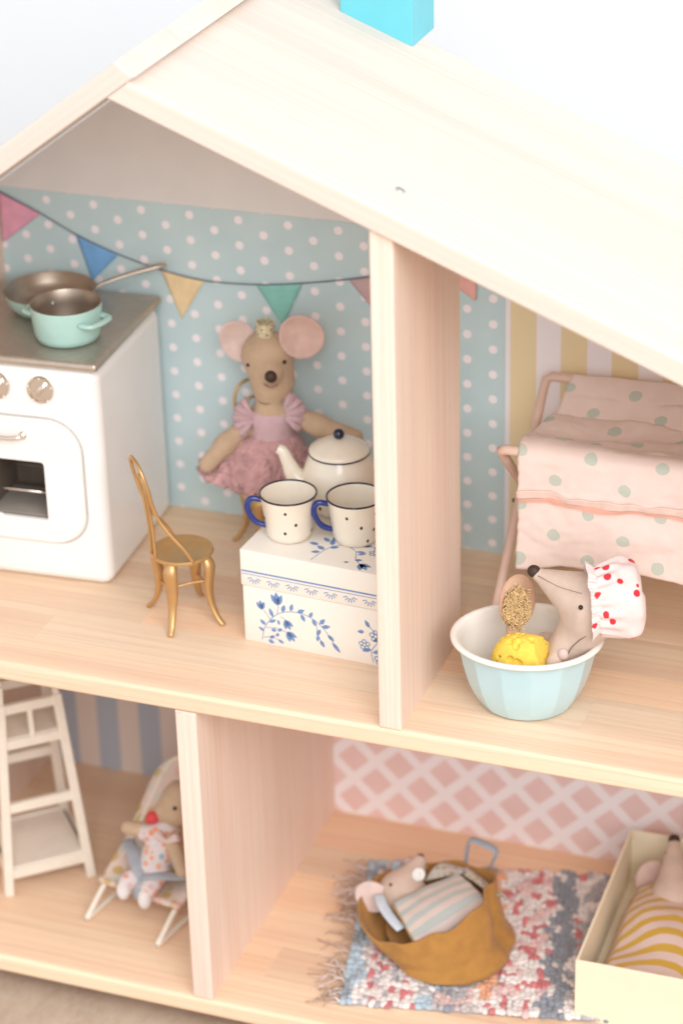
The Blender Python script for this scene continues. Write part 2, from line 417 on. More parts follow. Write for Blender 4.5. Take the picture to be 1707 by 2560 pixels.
# ---- smooth solid from a signed distance field (surface nets): soft toys, sponge
def surf(field, lo, hi, h):
    lo = np.array(lo, float); n = np.ceil((np.array(hi, float) - lo) / h).astype(int) + 1
    ax = [lo[i] + h * np.arange(n[i]) for i in range(3)]
    G = np.stack(np.meshgrid(*ax, indexing='ij'), -1)
    F = field(G.reshape(-1, 3)).reshape(n)
    s = F < 0
    acc = np.zeros((n[0] - 1, n[1] - 1, n[2] - 1, 3)); cnt = np.zeros((n[0] - 1, n[1] - 1, n[2] - 1))
    for a in range(3):
        b, c = [i for i in range(3) if i != a]
        for ob in (0, 1):
            for oc in (0, 1):
                sl0 = [None] * 3; sl1 = [None] * 3
                sl0[a] = slice(0, n[a] - 1); sl1[a] = slice(1, n[a])
                sl0[b] = sl1[b] = slice(ob, ob + n[b] - 1); sl0[c] = sl1[c] = slice(oc, oc + n[c] - 1)
                f0 = F[tuple(sl0)]; f1 = F[tuple(sl1)]
                x = (f0 < 0) != (f1 < 0)
                t = np.where(x, f0 / np.where(np.abs(f0 - f1) < 1e-12, 1, f0 - f1), 0)
                p = G[tuple(sl0)].copy(); p[..., a] += t * h
                acc += np.where(x[..., None], p, 0); cnt += x
    act = cnt > 0
    idm = -np.ones(act.shape, int); idm[act] = np.arange(act.sum())
    V = acc[act] / cnt[act][:, None]
    faces = []
    for a in range(3):
        b, c = (a + 1) % 3, (a + 2) % 3
        s0 = [slice(None)] * 3; s1 = [slice(None)] * 3
        s0[a] = slice(0, n[a] - 1); s1[a] = slice(1, n[a])
        ch = s[tuple(s0)] != s[tuple(s1)]
        I = np.argwhere(ch)
        I = I[(I[:, b] > 0) & (I[:, c] > 0) & (I[:, b] < n[b] - 1) & (I[:, c] < n[c] - 1)]
        eb = np.zeros(3, int); eb[b] = 1; ec = np.zeros(3, int); ec[c] = 1
        q = np.stack([idm[tuple((I - eb - ec).T)], idm[tuple((I - ec).T)], idm[tuple(I.T)], idm[tuple((I - eb).T)]], 1)
        ins = s[tuple(I.T)]
        q[~ins] = q[~ins][:, ::-1]
        faces.append(q)
    return V.tolist(), np.concatenate(faces).tolist()
def sd_cap(a, b, ra, rb):
    a, b = np.array(a, float), np.array(b, float); d = b - a; L = d @ d
    def f(p):
        t = np.clip((p - a) @ d / L, 0, 1)
        return np.linalg.norm(p - a - t[:, None] * d, axis=1) - (ra + (rb - ra) * t)
    return f
def sd_ell(c, r, m=None):
    c = np.array(c, float); r = np.array(r, float); m = np.array(m) if m is not None else np.eye(3)
    def f(p):
        q = (p - c) @ m
        k0 = np.linalg.norm(q / r, axis=1); k1 = np.linalg.norm(q / (r * r), axis=1) + 1e-9
        return k0 * (k0 - 1) / k1
    return f
def smin(fs, k):
    def f(p):
        d = fs[0](p)
        for g in fs[1:]:
            e = g(p); hh = np.clip(0.5 + 0.5 * (e - d) / k, 0, 1)
            d = e + (d - e) * hh - k * hh * (1 - hh)
        return d
    return f
def basis(z, x=(1, 0, 0)):
    z = Vector(z).normalized(); x = Vector(x); x = (x - z * x.dot(z)).normalized(); y = z.cross(x)
    return Matrix((x, y, z)).transposed()
def toy(name, fs, k, lo, hi, h, mat, parent):
    v, f = surf(smin(fs, k), lo, hi, h)
    return mk(name, v, f, mat, parent)
def ear(parent, c, r, nrm, up, matf, name='ear', cup=0.22):
    """round cupped felt ear facing nrm"""
    Bm = basis(nrm, Vector(up).cross(Vector(nrm)))
    def fn(u, v):
        a = 2 * math.pi * v; q = u
        x, y = q * r[0] * math.cos(a), q * r[1] * math.sin(a)
        z = -cup * (1 - q * q) * r[0] - 0.10 * r[0] * math.cos(a * 2) * q - (0.12 * math.exp(-(x / (0.16 * r[0])) ** 2) * max(0, -y / r[1] + 0.35) if q < 1 else 0)
        return Vector(c) + Bm @ Vector((x, y, z))
    v = []; f = []; nu, nv = 8, 28
    for s_, off in ((0, 0.0), (1, -0.16)):
        for i in range(1, nu + 1):
            for j in range(nv):
                p = fn(i / nu * (1 if s_ == 0 else 0.99), j / nv) + (Bm @ Vector((0, 0, off)))
                v.append(tuple(p))
        v.append(tuple(fn(0, 0) + Bm @ Vector((0, 0, off))))
    k = nu * nv + 1
    for s_ in (0, 1):
        for i in range(nu - 1):
            for j in range(nv): f.append(tuple(s_ * k + q for q in (i * nv + j, i * nv + (j + 1) % nv, (i + 1) * nv + (j + 1) % nv, (i + 1) * nv + j)))
        for j in range(nv): f.append((s_ * k + k - 1, s_ * k + j, s_ * k + (j + 1) % nv))
    for j in range(nv): f.append(((nu - 1) * nv + j, (nu - 1) * nv + (j + 1) % nv, k + (nu - 1) * nv + (j + 1) % nv, k + (nu - 1) * nv + j))
    return mk(name, v, f, matf, parent)
def eye(parent, c, r=0.1): return mk('eye', *ball(c, r, 10), M_EYE, parent)
rnd = random.Random(7)
def tint(o, lo=0.93, hi=1.04, warm=0.02):
    k = rnd.uniform(lo, hi); w = rnd.uniform(-warm, warm)
    o.color = (min(1.08, k * (1 + w)), k, k * (1 - w), 1); return o

# ------------------------------------------------------------------ setting
ZF = -22.6
def carpet():
    t = NT('carpet_beige'); t.set(0.95, 0, 0.1, 0, 0.2)
    v = t.cm((1, 0.35, 1)); a = t.noise(v, 0.5, 4); b = t.noise(t.cm((1, 0.5, 1)), 3.0, 4)
    c = t.ramp(a, [(0.3, (0.42, 0.31, 0.22)), (0.7, (0.56, 0.43, 0.32))])
    t.col(t.mix(t.ramp(b, [(0.4, (0, 0, 0)), (0.7, (0.5, 0.5, 0.5))]), c, (0.56, 0.46, 0.38)))
    t.bump(b, 0.5, 0.1); return t.m
g = mk('floor', [(-300, -200, ZF), (300, -200, ZF), (300, 70, ZF), (-300, 70, ZF)], [(0, 1, 2, 3)], carpet()); tag(g, kind='structure')
M_WALL = plain('wall_white_paint', (0.79, 0.825, 0.865), 0.9, var=0.01, vs=0.05)
g = mk('wall', [(-300, 60, ZF), (300, 60, ZF), (300, 60, 240), (-300, 60, 240)], [(0, 1, 2, 3)], M_WALL); tag(g, kind='structure')

# ------------------------------------------------------------------ doll house
D = 20.0; T = 1.21; TF = 1.15; HL = 20.0; XL = -30.0; XR = 26.0
XA, ZA, MR, ML = -12.72, 32.29, 0.4006, 0.7359
house = thing('doll_house', 'open pine doll house with sloping roof, papered rooms and blue chimney', 'doll house')

def shelf(name, z0, z1):
    """edge-glued shelf: nosing stave with rounded front, then rows of staves behind it"""
    nose = tint(mk(name, *box(XL, XR, 0, 2.9, z0, z1, 0.24, 4, lambda q: q.y < 0.01), WX, house, sharp=50, wn=True), 0.98, 1.03)
    y = 2.9
    while y < D - 0.1:
        w = min(D + 0.35 - y, rnd.uniform(2.7, 3.7))
        if D - (y + w) < 1.2: w = D - y
        x = XL
        cuts = sorted([XL + rnd.uniform(8, 22), XL + rnd.uniform(28, 50)]) + [XR]
        for c in cuts:
            tint(mk('stave', *box(x, c, y, y + w, z0, z1, 0.008, 1), WX, nose, smooth=False), 0.91, 1.04, 0.04); x = c
        y += w
    return nose
shelf('middle_floor', -TF, 0.0)
shelf('lower_floor', -HL - TF, -HL)

def divider(name, x0, x1, y1, z0, ztop, frontw=2.6):
    first = None; y = 0.0
    while y < y1 - 0.05:
        w = frontw if first is None else min(y1 - y, rnd.uniform(2.9, 3.7))
        if 0 < y1 - (y + w) < 1.0: w = y1 - y
        v, f = box(x0, x1, y, y + w, z0, 5.0, 0.16 if first is None else 0.008, 3 if first is None else 1, (lambda q: q.y < 0.01) if first is None else None)
        v = [(q[0], q[1], ztop(q[0]) - (5.0 - q[2]) if q[2] > 4 else q[2]) for q in v]
        o = mk(name if first is None else 'stave', v, f, WZ, house if first is None else first, smooth=first is None, sharp=50, wn=first is None)
        tint(o, 0.985, 1.015, 0.006); first = first or o; y += w
    return first
divider('upper_divider', 0.0, T, 10.08, 0.0, lambda x: ZA - MR * (x - XA) - 0.01)
divider('lower_divider', -11.42, -11.42 + T, D, -HL, lambda x: -TF)
divider('left_wall', XL - T, XL, D, -HL - TF, lambda x: ZA + ML * (x - XA) - 0.01)
divider('right_wall', XR, XR + T, D, -HL - TF, lambda x: ZA - MR * (x - XA) - 0.01)

# gable back panel
prof = [(XL - T, -HL - TF), (XR + T, -HL - TF), (XR + T, ZA - MR * (XR + T - XA) - 0.05), (XA, ZA - 0.05), (XL - T, ZA + ML * (XL - T - XA) - 0.05)]
v = [(x, D, z) for x, z in prof] + [(x, D + 0.35, z) for x, z in prof]; n = len(prof)
mk('back_panel', v, [tuple(range(n)), tuple(range(2 * n - 1, n - 1, -1))] + [(i, (i + 1) % n, n + (i + 1) % n, n + i) for i in range(n)], M_PANEL, house, smooth=False)
def paper(name, x0, x1, z0, z1, mat): return mk(name, *box(x0, x1, D - 0.035, D - 0.003, z0, z1), mat, house, smooth=False)
tag(paper('wallpaper', XL, 0.69, 0.0, 19.3, W_POLKA), 'pale blue wallpaper with white polka dots')
tag(paper('wallpaper', 0.70, XR, 0.0, 16.4, W_YEL), 'yellow and white striped wallpaper')
tag(paper('wallpaper', XL, -11.43, -HL, -TF, W_BLU), 'grey blue and beige striped wallpaper')
tag(paper('wallpaper', -11.42 + T, XR, -HL, -TF, W_LAT), 'pink wallpaper with white diagonal lattice')

# roof: two boards of glued staves, in their own slope frames
def roof(name, th, s0, s1, t, fix, order):
    root = None; y = -0.35; yb = D - 0.05
    while y < yb - 0.1:
        w = min(yb - y, rnd.uniform(2.8, 3.9))
        if yb - (y + w) < 1.2: w = yb - y
        e0, e1 = root is None, y + w >= yb - 0.01
        v, f = box(s0, s1, y, y + w, 0, t, 0.13 if (e0 or e1) else 0.008, 3 if (e0 or e1) else 1, (lambda q: q.y < -0.34) if e0 else ((lambda q: q.y > yb - 0.01) if e1 else None))
        o = mk(name if root is None else 'stave', [fix(q) for q in v], f, WR, house if root is None else root, smooth=False)
        if root is None: o.location = Vector((XA, 0, ZA)) * U; o.rotation_euler = (0, th, 0)
        tint(o, 0.97, 1.04, 0.015); root = root or o; y += w
    return root
roofR = roof('roof_right_slope', math.atan(MR), 0.0, 46.5, T, lambda q: (q[0] + 0.62 * q[2], q[1], q[2]) if q[0] < 1 else q, 0)
roofL = roof('roof_left_slope', -math.atan(ML), -25.0, 1.9, 1.1, lambda q: (q[0] - 0.35 * q[2], q[1], q[2] + 0.004) if q[0] > 1 else (q[0], q[1], q[2] + 0.004), 0)
scr = mk('screw', *lathe([(0.0, 0.10), (0.16, 0.09), (0.26, 0.02), (0.27, -0.05)], 20, (14.06, 2.35, T)), M_STEEL, roofR)
mk('screw_slot', *box(14.06 - 0.2, 14.06 + 0.2, 2.32, 2.38, T + 0.09, T + 0.105), M_DARK, roofR)
# chimney stands at the back edge of the right slope
v, f = box(-7.95, -3.95, 18.35, 22.0, 20, 46, 0.07, 2)
v = [(x, y, (ZA + T * 1.077 - MR * (x - XA)) + 0.01) if z < 25 and y < 30 else (x, y, z) for x, y, z in v]
tag(mk('chimney', v, f, M_TURQ, house, sharp=60, wn=True), 'bright turquoise square chimney')

# ------------------------------------------------------------------ bunting
bt = thing('bunting', 'string of coloured pennants pinned across the polka dot wall', 'bunting', (0, D - 0.12, 0))
pts = [(-29.95, 19.05), (-27.3, 17.92), (-25.1, 16.85), (-22.5, 15.92), (-19.9, 15.28), (-17.2, 14.9), (-14.0, 15.02), (-11.2, 15.42), (-8.4, 15.98), (-5.7, 16.62), (-3.0, 17.2), (-0.8, 17.7), (0.6, 18.0)]
mk('string', *tube(cr([(x, -0.02, z) for x, z in pts], 6), 0.042, 6), plain('string_grey', lin((112, 112, 122)), 0.8), bt)
for (a, b, c, colr) in [((-29.95, 18.98), (-27.3, 17.9), (-29.9, 15.9), (236, 172, 194)), ((-25.12, 16.8), (-22.5, 15.9), (-24.3, 14.1), (126, 178, 228)),
                        ((-19.9, 15.26), (-17.2, 14.88), (-18.74, 12.4), (242, 216, 172)), ((-14.0, 15.0), (-11.2, 15.4), (-12.45, 12.7), (146, 208, 196)),
                        ((-8.4, 15.97), (-5.7, 16.6), (-6.6, 13.9), (206, 176, 178)), ((-3.4, 17.1), (-0.86, 17.65), (-1.0, 15.55), (242, 184, 176))]:
    P = [(a[0], a[1]), (b[0], b[1]), (c[0], c[1])]
    def fl(u, w):
        x = P[0][0] + (P[1][0] - P[0][0]) * u; z = P[0][1] + (P[1][1] - P[0][1]) * u
        x += (P[2][0] - x) * w * 0.995; z += (P[2][1] - z) * w * 0.995
        return (x, -0.01 - 0.03 * math.sin(u * 3.1) * w, z)
    v, f, uv = sheet(fl, 8, 8, 0.025)
    mk('pennant', v, f, fabric('pennant_%d_%d' % colr[:2], lin(colr), weave=20), bt)

# ------------------------------------------------------------------ toy stove
SX, SY = math.cos(rad(3.5)), math.sin(rad(3.5))
SW, SD = 10.3, 10.15
cx, cy = -19.25 - SW / 2 * SX - SD / 2 * SY, 9.35 - SW / 2 * SY + SD / 2 * SX
st = thing('toy_stove', 'white toy stove with brown metal hob and oven window', 'stove', (cx, cy, 0.0), rad(3.5))
hx, hy = SW / 2, SD / 2
def rrect(x0, x1, z0, z1, r, n=6):
    o = []
    for (cx_, cz_, a0) in ((x1 - r, z1 - r, 0), (x0 + r, z1 - r, 90), (x0 + r, z0 + r, 180), (x1 - r, z0 + r, 270)):
        for k in range(n + 1): a = rad(a0 + 90 * k / n); o.append((cx_ + r * math.cos(a), cz_ + r * math.sin(a)))
    return o
def front_ring(outer, inner, y0, y1, bev=0.10):
    """plate in the front plane between an outer outline and a window outline (same vertex count)"""
    n = len(outer); v = []; f = []
    cxo = sum(p[0] for p in outer) / n; czo = sum(p[1] for p in outer) / n
    sh = lambda ring, k: [(cxo + (x - cxo) * (1 - k / 4), czo + (z - czo) * (1 - k / 4)) for x, z in ring]
    loops = [[(x, y1, z) for x, z in outer], [(x, y0 + bev, z) for x, z in outer], [(x, y0, z) for x, z in sh(outer, bev)],
             [(x, y0, z) for x, z in inner], [(x, y0 + 0.06, z) for x, z in sh(inner, 0.05)], [(x, y1, z) for x, z in sh(inner, 0.05)]]
    for L in loops: v += L
    for i in range(len(loops) - 1):
        for k in range(n): f.append((i * n + k, i * n + (k + 1) % n, (i + 1) * n + (k + 1) % n, (i + 1) * n + k))
    return v, f
# window and door outlines, local x measured from the right side of the stove
wx1, wx0, wz0, wz1 = hx - 3.4, hx - 7.1, 4.0, 7.65
bv, bf = box(-hx, hx, -hy, hy, 0.0, 13.3, 0.72, 6)
body = mk('body', bv, bf, M_ENAMEL, st)
cut = mk('cutter', *box(wx0 - 0.05, wx1 + 0.05, -hy - 1, -hy + 4.2, wz0 - 0.05, wz1 + 0.05), M_DARK)
cut.parent = st
bpy.context.view_layer.update()
md = body.modifiers.new('hole', 'BOOLEAN'); md.operation = 'DIFFERENCE'; md.object = cut; md.solver = 'EXACT'
bpy.context.view_layer.update()
dg = bpy.context.evaluated_depsgraph_get()
nm = bpy.data.meshes.new_from_object(body.evaluated_get(dg))
body.modifiers.clear(); body.data = nm; bpy.data.objects.remove(cut)
nm.polygons.foreach_set('use_smooth', [True] * len(nm.polygons)); nm.set_sharp_from_angle(angle=rad(60)); weighted(body)
# oven lining, open to the front
x0, x1, y0, y1, z0, z1 = wx0 - 0.04, wx1 + 0.04, -hy + 0.03, -hy + 4.15, wz0 - 0.04, wz1 + 0.04
mk('oven_lining', [(x0, y0, z0), (x1, y0, z0), (x1, y1, z0), (x0, y1, z0), (x0, y0, z1), (x1, y0, z1), (x1, y1, z1), (x0, y1, z1)],
   [(0, 1, 2, 3), (4, 5, 6, 7), (0, 3, 7, 4), (1, 2, 6, 5), (2, 3, 7, 6)], M_DARK, st, smooth=False)
for zz in (4.75, 5.55, 6.4): mk('oven_shelf_rail', *tube([(x0 + 0.02, y1 - 0.5, zz + 0.6), (x1 - 0.02, y1 - 0.5, zz + 0.6)], 0.05, 8), plain('rail_dark', (0.34, 0.27, 0.22), 0.4), st)
mk('oven_rack', *tube([(x0 + 0.02, y0 + 0.35, 5.45), (x1 - 0.02, y0 + 0.35, 5.45)], 0.075, 8), M_CHROME, st)
mk('oven_tray', *box(x0 + 0.05, x1 - 0.05, y0 + 0.15, y1 - 0.6, z0 + 0.02, z0 + 0.12, 0.03), plain('tray_grey', (0.33, 0.29, 0.25), 0.5), st)
n6 = 6
door = mk('oven_door', *front_ring(rrect(hx - 9.1, hx - 1.15, 2.6, 10.25, 2.0, n6), rrect(wx0, wx1, wz0, wz1, 0.22, n6), -hy - 0.26, -hy + 0.02), M_ENAMEL, st, sharp=35)
mk('door_edge', *tube([(x, -hy - 0.02, z) for x, z in rrect(hx - 9.16, hx - 1.09, 2.54, 10.31, 2.03, 10)], 0.04, 6, True), plain('door_groove', (0.5, 0.47, 0.44), 0.6), door)
hp = cr([(hx - 6.5, -hy - 0.28, 9.2), (hx - 6.4, -hy - 0.62, 9.2), (hx - 5.4, -hy - 0.72, 9.17), (hx - 4.62, -hy - 0.62, 9.22), (hx - 4.5, -hy - 0.28, 9.22)], 6)
hd = mk('door_handle', *tube(hp, 0.14, 10), M_CHROME, door)
for xx in (-6.5, -4.5): mk('handle_mount', *ball((hx + xx, -hy - 0.3, 9.22), (0.24, 0.18, 0.26), 14), M_CHROME, hd)
mk('window_latch', *ball((hx - 6.35, -hy - 0.2, 4.02), (0.24, 0.12, 0.17), 12), M_ENAMEL, door)
for xx in (-3.3, -5.9, -8.5):
    m = Matrix.Translation((hx + xx, -hy, 12.0)) @ Matrix.Rotation(rad(90), 4, 'X')
    kb = mk('knob', *xf(lathe([(0.0, 0.06), (0.62, 0.06), (0.66, 0.16), (0.76, 0.16), (0.80, 0.09), (0.81, 0.0)], 32), m), M_CHROME, st, sharp=40)
    a = rad(52 if xx == -3.3 else 40)
    mk('knob_grip', *xf(xf(box(-0.42, 0.42, -0.13, 0.13, 0.05, 0.42, 0.06, 2), Matrix.Rotation(a, 4, 'Z')), m), M_CHROME, kb, sharp=40)
    for k in range(5):
        an = rad(90 + 72 * k)
        mk('stud', *xf(ball((0.71 * math.cos(an), 0.71 * math.sin(an), 0.17), 0.06, 8), m), M_WHITE, kb)
for xx in (-4.2, -5.15): mk('screw_hole', *ball((hx + xx, -hy + 0.02, 1.75), (0.06, 0.03, 0.06), 8), plain('screw_hole_grey%d' % int(-xx * 10), (0.4, 0.38, 0.36)), st)
hob = mk('hob', *box(-hx - 0.12, hx + 0.12, -hy - 0.12, hy + 0.1, 13.32, 13.86, 0.26, 4), M_HOB, st, wn=True)
# ring burner by the left edge of the picture
mk('burner', *tube([(hx - 8.0 + 0.75 * math.cos(a), -1.7 + 0.75 * math.sin(a), 13.92) for a in [2 * math.pi * k / 32 for k in range(32)]], 0.12, 8, True), M_GOLD, hob)

# ------------------------------------------------------------------ pots
ZT = 13.86
pot = thing('saucepan', 'mint green saucepan with two loop handles on the stove, bronze inside', 'saucepan', (-22.2, 12.25, ZT), 0)
mk('wall', *lathe([(0.0, 0.0), (1.45, 0.0), (1.72, 0.12), (1.85, 0.45), (1.95, 1.3), (2.0, 2.06), (1.99, 2.12)], 56), M_MINT, pot, sharp=70)
mk('inside', *lathe([(1.985, 2.12), (1.94, 2.14), (1.90, 2.08), (1.85, 1.3), (1.75, 0.5), (1.6, 0.22), (0.0, 0.2)], 56), M_PANIN, pot, sharp=70)
for a in (rad(-14), rad(166)):
    ca, sa = math.cos(a), math.sin(a)
    L = [(1.93, -0.95), (2.3, -0.82), (2.46, -0.4), (2.5, 0), (2.46, 0.4), (2.3, 0.82), (1.93, 0.95)]
    L = [(r * (1 if abs(w) < 0.9 else 0.86), w) for r, w in L]
    hd = mk('handle', *tube(cr([(r * ca - w * sa, r * sa + w * ca, 1.42) for r, w in L], 5), 0.2, 10, flat=0.75), M_MINT, pot)
pan = thing('frying_pan', 'mint green frying pan with bronze inside and long steel handle', 'frying pan', (-25.05, 15.9, ZT), 0)
mk('wall', *lathe([(0.0, 0.0), (1.7, 0.0), (2.1, 0.12), (2.45, 0.6), (2.63, 1.12), (2.66, 1.2)], 60), M_MINT, pan, sharp=70)
mk('inside', *lathe([(2.655, 1.2), (2.62, 1.23), (2.57, 1.18), (2.38, 0.66), (2.05, 0.22), (1.75, 0.12), (0.0, 0.1)], 60), M_PANIN, pan, sharp=70)
d = Vector((0.86, 0.5, 0.0)).normalized()
hd = mk('handle', *tube(cr([d * 2.5 + Vector((0, 0, 0.95)), d * 3.1 + Vector((0, 0, 1.25)), d * 4.6 + Vector((0, 0, 1.65)), d * 6.1 + Vector((0, 0, 1.95)), d * 6.7 + Vector((0, 0, 2.0))], 6), [0.20, 0.18, 0.2, 0.27, 0.2], 12, flat=0.6), plain('handle_bronze_steel', (0.55, 0.47, 0.41), 0.3, 0.9), pan)

# ------------------------------------------------------------------ bentwood chairs (front is local +y)
def make_chair(label):
    t = thing('bentwood_chair', label, 'chair', group='gold doll chairs')
    mk('seat', *lathe([(0.0, 4.02), (1.5, 4.0), (1.68, 4.03), (1.74, 4.14), (1.70, 4.25), (1.6, 4.27), (1.5, 4.22), (0.0, 4.2)], 48), M_GOLD, t, sharp=50)
    for sx in (-1, 1):
        for sy in (-1, 1):
            p = cr([(sx * 1.02, sy * 0.95, 4.05), (sx * 1.2, sy * 1.12, 3.5), (sx * 1.12, sy * 1.05, 2.3), (sx * 1.2, sy * 1.12, 1.3), (sx * 1.55, sy * 1.32, 0.5), (sx * 1.9, sy * 1.55, 0.06)], 6)
            mk('leg', *tube(p, [0.30, 0.42, 0.34, 0.25, 0.19, 0.17], 10, flat=0.72), M_GOLD, t)
    for s_ in (-1, 1):
        mk('stretcher', *tube(cr([(-1.1, s_ * 1.06, 2.0), (0, s_ * 1.02, 2.12), (1.1, s_ * 1.06, 2.0)], 6), 0.085, 8), M_GOLD, t)
    for s_ in (-1, 1):
        mk('stretcher', *tube(cr([(s_ * 1.12, -1.05, 2.6), (s_ * 1.1, 0, 2.66), (s_ * 1.12, 1.05, 2.6)], 6), 0.075, 8), M_GOLD, t)
    hoop = [(1.66, 0.1, 4.15), (1.58, -0.35, 5.0), (1.28, -1.05, 6.0), (1.0, -1.5, 6.8), (0.98, -1.78, 7.6), (1.2, -2.02, 8.6), (1.05, -2.25, 9.6), (0.55, -2.36, 10.08), (0, -2.4, 10.2)]
    hoop = hoop + [(-x, y, z) for x, y, z in hoop[-2::-1]]
    mk('back_hoop', *tube(cr(hoop, 5), 0.105, 10), M_GOLD, t)
    inner = [(0.36, -1.62, 4.15), (0.33, -1.66, 5.6), (0.36, -1.78, 7.0), (0.5, -1.95, 8.2), (0.36, -2.08, 8.95), (0, -2.12, 9.15)]
    inner = inner + [(-x, y, z) for x, y, z in inner[-2::-1]]
    mk('back_loop', *tube(cr(inner, 5), 0.09, 10), M_GOLD, t)
    return t
def copy_tree(o, parent=None):
    c = o.copy(); C.objects.link(c); c.parent = parent
    for ch in list(o.children): copy_tree(ch, c)
    return c
ch1 = make_chair('empty gold bentwood doll chair standing in front of the stove')
ch1.location = Vector((-13.95, 7.65, 0)) * U; ch1.rotation_euler = (0, 0, rad(-48))
ch2 = copy_tree(ch1)
ch2['label'] = 'gold bentwood doll chair under the mouse in the pink tutu'
ch2.location = Vector((-12.5, 17.0, 0)) * U; ch2.rotation_euler = (0, 0, rad(180 + 45)); ch2.scale = (0.95, 0.95, 0.95)

# ------------------------------------------------------------------ flowered box
BW, BD, BH = 9.4, 8.1, 5.62
ang = rad(-3.9)
bo = thing('flowered_box', 'cream lidded box printed with blue flowers, carrying the tea set', 'box', (-9.85 * 1, 6.25, 0), ang)
mk('base', *box(0, BW, 0, BD, 0, 3.42, 0.05, 2), M_BOXW, bo, sharp=40)
mk('lid', *box(-0.06, BW + 0.06, -0.06, BD + 0.06, 3.45, BH, 0.06, 2), M_BOXW, bo, sharp=40)
def decal(name, shapes, to3, parent):
    m = MB()
    for s_ in shapes: m.add(([to3(*p) for p in s_], [tuple(range(len(s_)))]))
    return m.build(name, M_PRINT, parent, smooth=False)
def stroke(p, w):
    out = []
    for a, b in zip(p, p[1:]):
        dx, dz = b[0] - a[0], b[1] - a[1]; L = math.hypot(dx, dz) + 1e-9; nx, nz = -dz / L * w, dx / L * w
        out.append([(a[0] + nx, a[1] + nz), (a[0] - nx, a[1] - nz), (b[0] - nx, b[1] - nz), (b[0] + nx, b[1] + nz)])
    return out
def leaf(x, z, a, L, w):
    ca, sa = math.cos(a), math.sin(a); o = []
    for t_, q in ((0, 0), (0.25, 0.8), (0.5, 1), (0.8, 0.6), (1, 0), (0.8, -0.6), (0.5, -1), (0.25, -0.8)):
        o.append((x + t_ * L * ca - q * w * sa, z + t_ * L * sa + q * w * ca))
    return [o]
def tulip(x, z, a, s):
    out = []
    for da, L in ((-0.45, 1.0), (0, 1.1), (0.45, 1.0)): out += leaf(x, z, a + da, s * L, s * 0.22)
    return out
def daisy(x, z, s):
    out = []
    for k in range(5):
        a = 2 * math.pi * k / 5 + 0.4
        c = [(x + s * 0.62 * math.cos(a) + s * 0.42 * math.cos(b), z + s * 0.62 * math.sin(a) + s * 0.42 * math.sin(b)) for b in [2 * math.pi * q / 10 for q in range(10)]]
        i = [(x + s * 0.62 * math.cos(a) + s * 0.25 * math.cos(b), z + s * 0.62 * math.sin(a) + s * 0.25 * math.sin(b)) for b in [2 * math.pi * q / 10 for q in range(10)]]
        for q in range(10): out.append([c[q], c[(q + 1) % 10], i[(q + 1) % 10], i[q]])
    return out
def sprig(stem, leaves, extra=()):
    st_ = cr([(p[0], 0, p[1]) for p in stem], 6); st_ = [(p.x, p.z) for p in st_]
    out = stroke(st_, 0.022)
    for (x, z, a, L, w) in leaves: out += leaf(x, z, rad(a), L, w)
    for e in extra: out += e
    return out
front = lambda x, z: (x, -0.066, z)
frontb = lambda x, z: (x, -0.006, z)
topf = lambda x, y: (x, y, BH + 0.006)
sp1 = sprig([(1.05, 0.25), (1.25, 1.1), (2.0, 2.0), (3.0, 2.35), (4.0, 2.2), (4.8, 1.6), (5.4, 0.7)],
            [(1.2, 0.8, 150, 0.4, 0.1), (1.3, 1.2, 140, 0.45, 0.12), (1.5, 1.4, 30, 0.5, 0.1), (1.75, 1.75, 110, 0.6, 0.12), (2.3, 2.2, 70, 0.5, 0.13), (2.8, 2.35, 75, 0.5, 0.12), (3.2, 2.35, 30, 0.5, 0.13), (3.4, 2.3, -60, 0.5, 0.12),
             (3.9, 2.2, 60, 0.42, 0.11), (4.1, 2.15, -70, 0.45, 0.12), (4.5, 1.9, 50, 0.5, 0.13), (4.6, 1.75, 15, 0.55, 0.13), (4.55, 1.6, -120, 0.5, 0.12), (4.95, 1.35, -40, 0.5, 0.12), (5.2, 0.95, -50, 0.75, 0.12), (4.5, 0.95, -60, 0.5, 0.12), (4.4, 1.2, -100, 0.4, 0.1),
             (1.6, 0.95, 10, 0.35, 0.12), (2.0, 0.95, 40, 0.35, 0.1), (1.5, 0.4, 40, 0.4, 0.1), (1.4, 0.3, -20, 0.4, 0.12), (2.0, 0.45, -30, 0.4, 0.1), (1.9, 0.6, 60, 0.3, 0.1), (2.1, 1.35, 100, 0.35, 0.09)],
            [tulip(2.05, 2.55, rad(95), 0.75), tulip(1.1, 2.1, rad(100), 0.55), tulip(2.45, 1.75, rad(-60), 0.6), tulip(2.55, 1.05, rad(-50), 0.65), stroke([(1.3, 1.05), (1.9, 1.15), (2.5, 1.0)], 0.02), stroke([(1.6, 1.6), (1.2, 2.1)], 0.02), stroke([(2.0, 2.0), (2.1, 2.55)], 0.02),
             stroke([(4.3, 1.95), (4.35, 1.4), (4.6, 0.7)], 0.02), stroke([(1.15, 0.4), (1.6, 0.55), (2.1, 0.4)], 0.02), stroke([(2.2, 1.9), (2.5, 1.75)], 0.02)])
decal('printed_sprig', sp1, frontb, bo)
sp2 = sprig([(7.6, 0.2), (7.5, 0.9), (7.9, 1.7), (7.3, 2.5)], [(7.4, 2.3, 120, 0.5, 0.12), (7.6, 1.5, 30, 0.5, 0.12), (7.5, 1.0, 200, 0.6, 0.12), (7.55, 0.8, 20, 0.6, 0.12), (7.1, 2.0, 190, 0.4, 0.12), (8.0, 1.2, -40, 0.5, 0.1)],
            [daisy(7.75, 1.85, 0.36), daisy(7.1, 1.2, 0.33), daisy(8.0, 0.45, 0.36), daisy(8.5, 1.5, 0.3)])
decal('printed_sprig', sp2, frontb, bo)
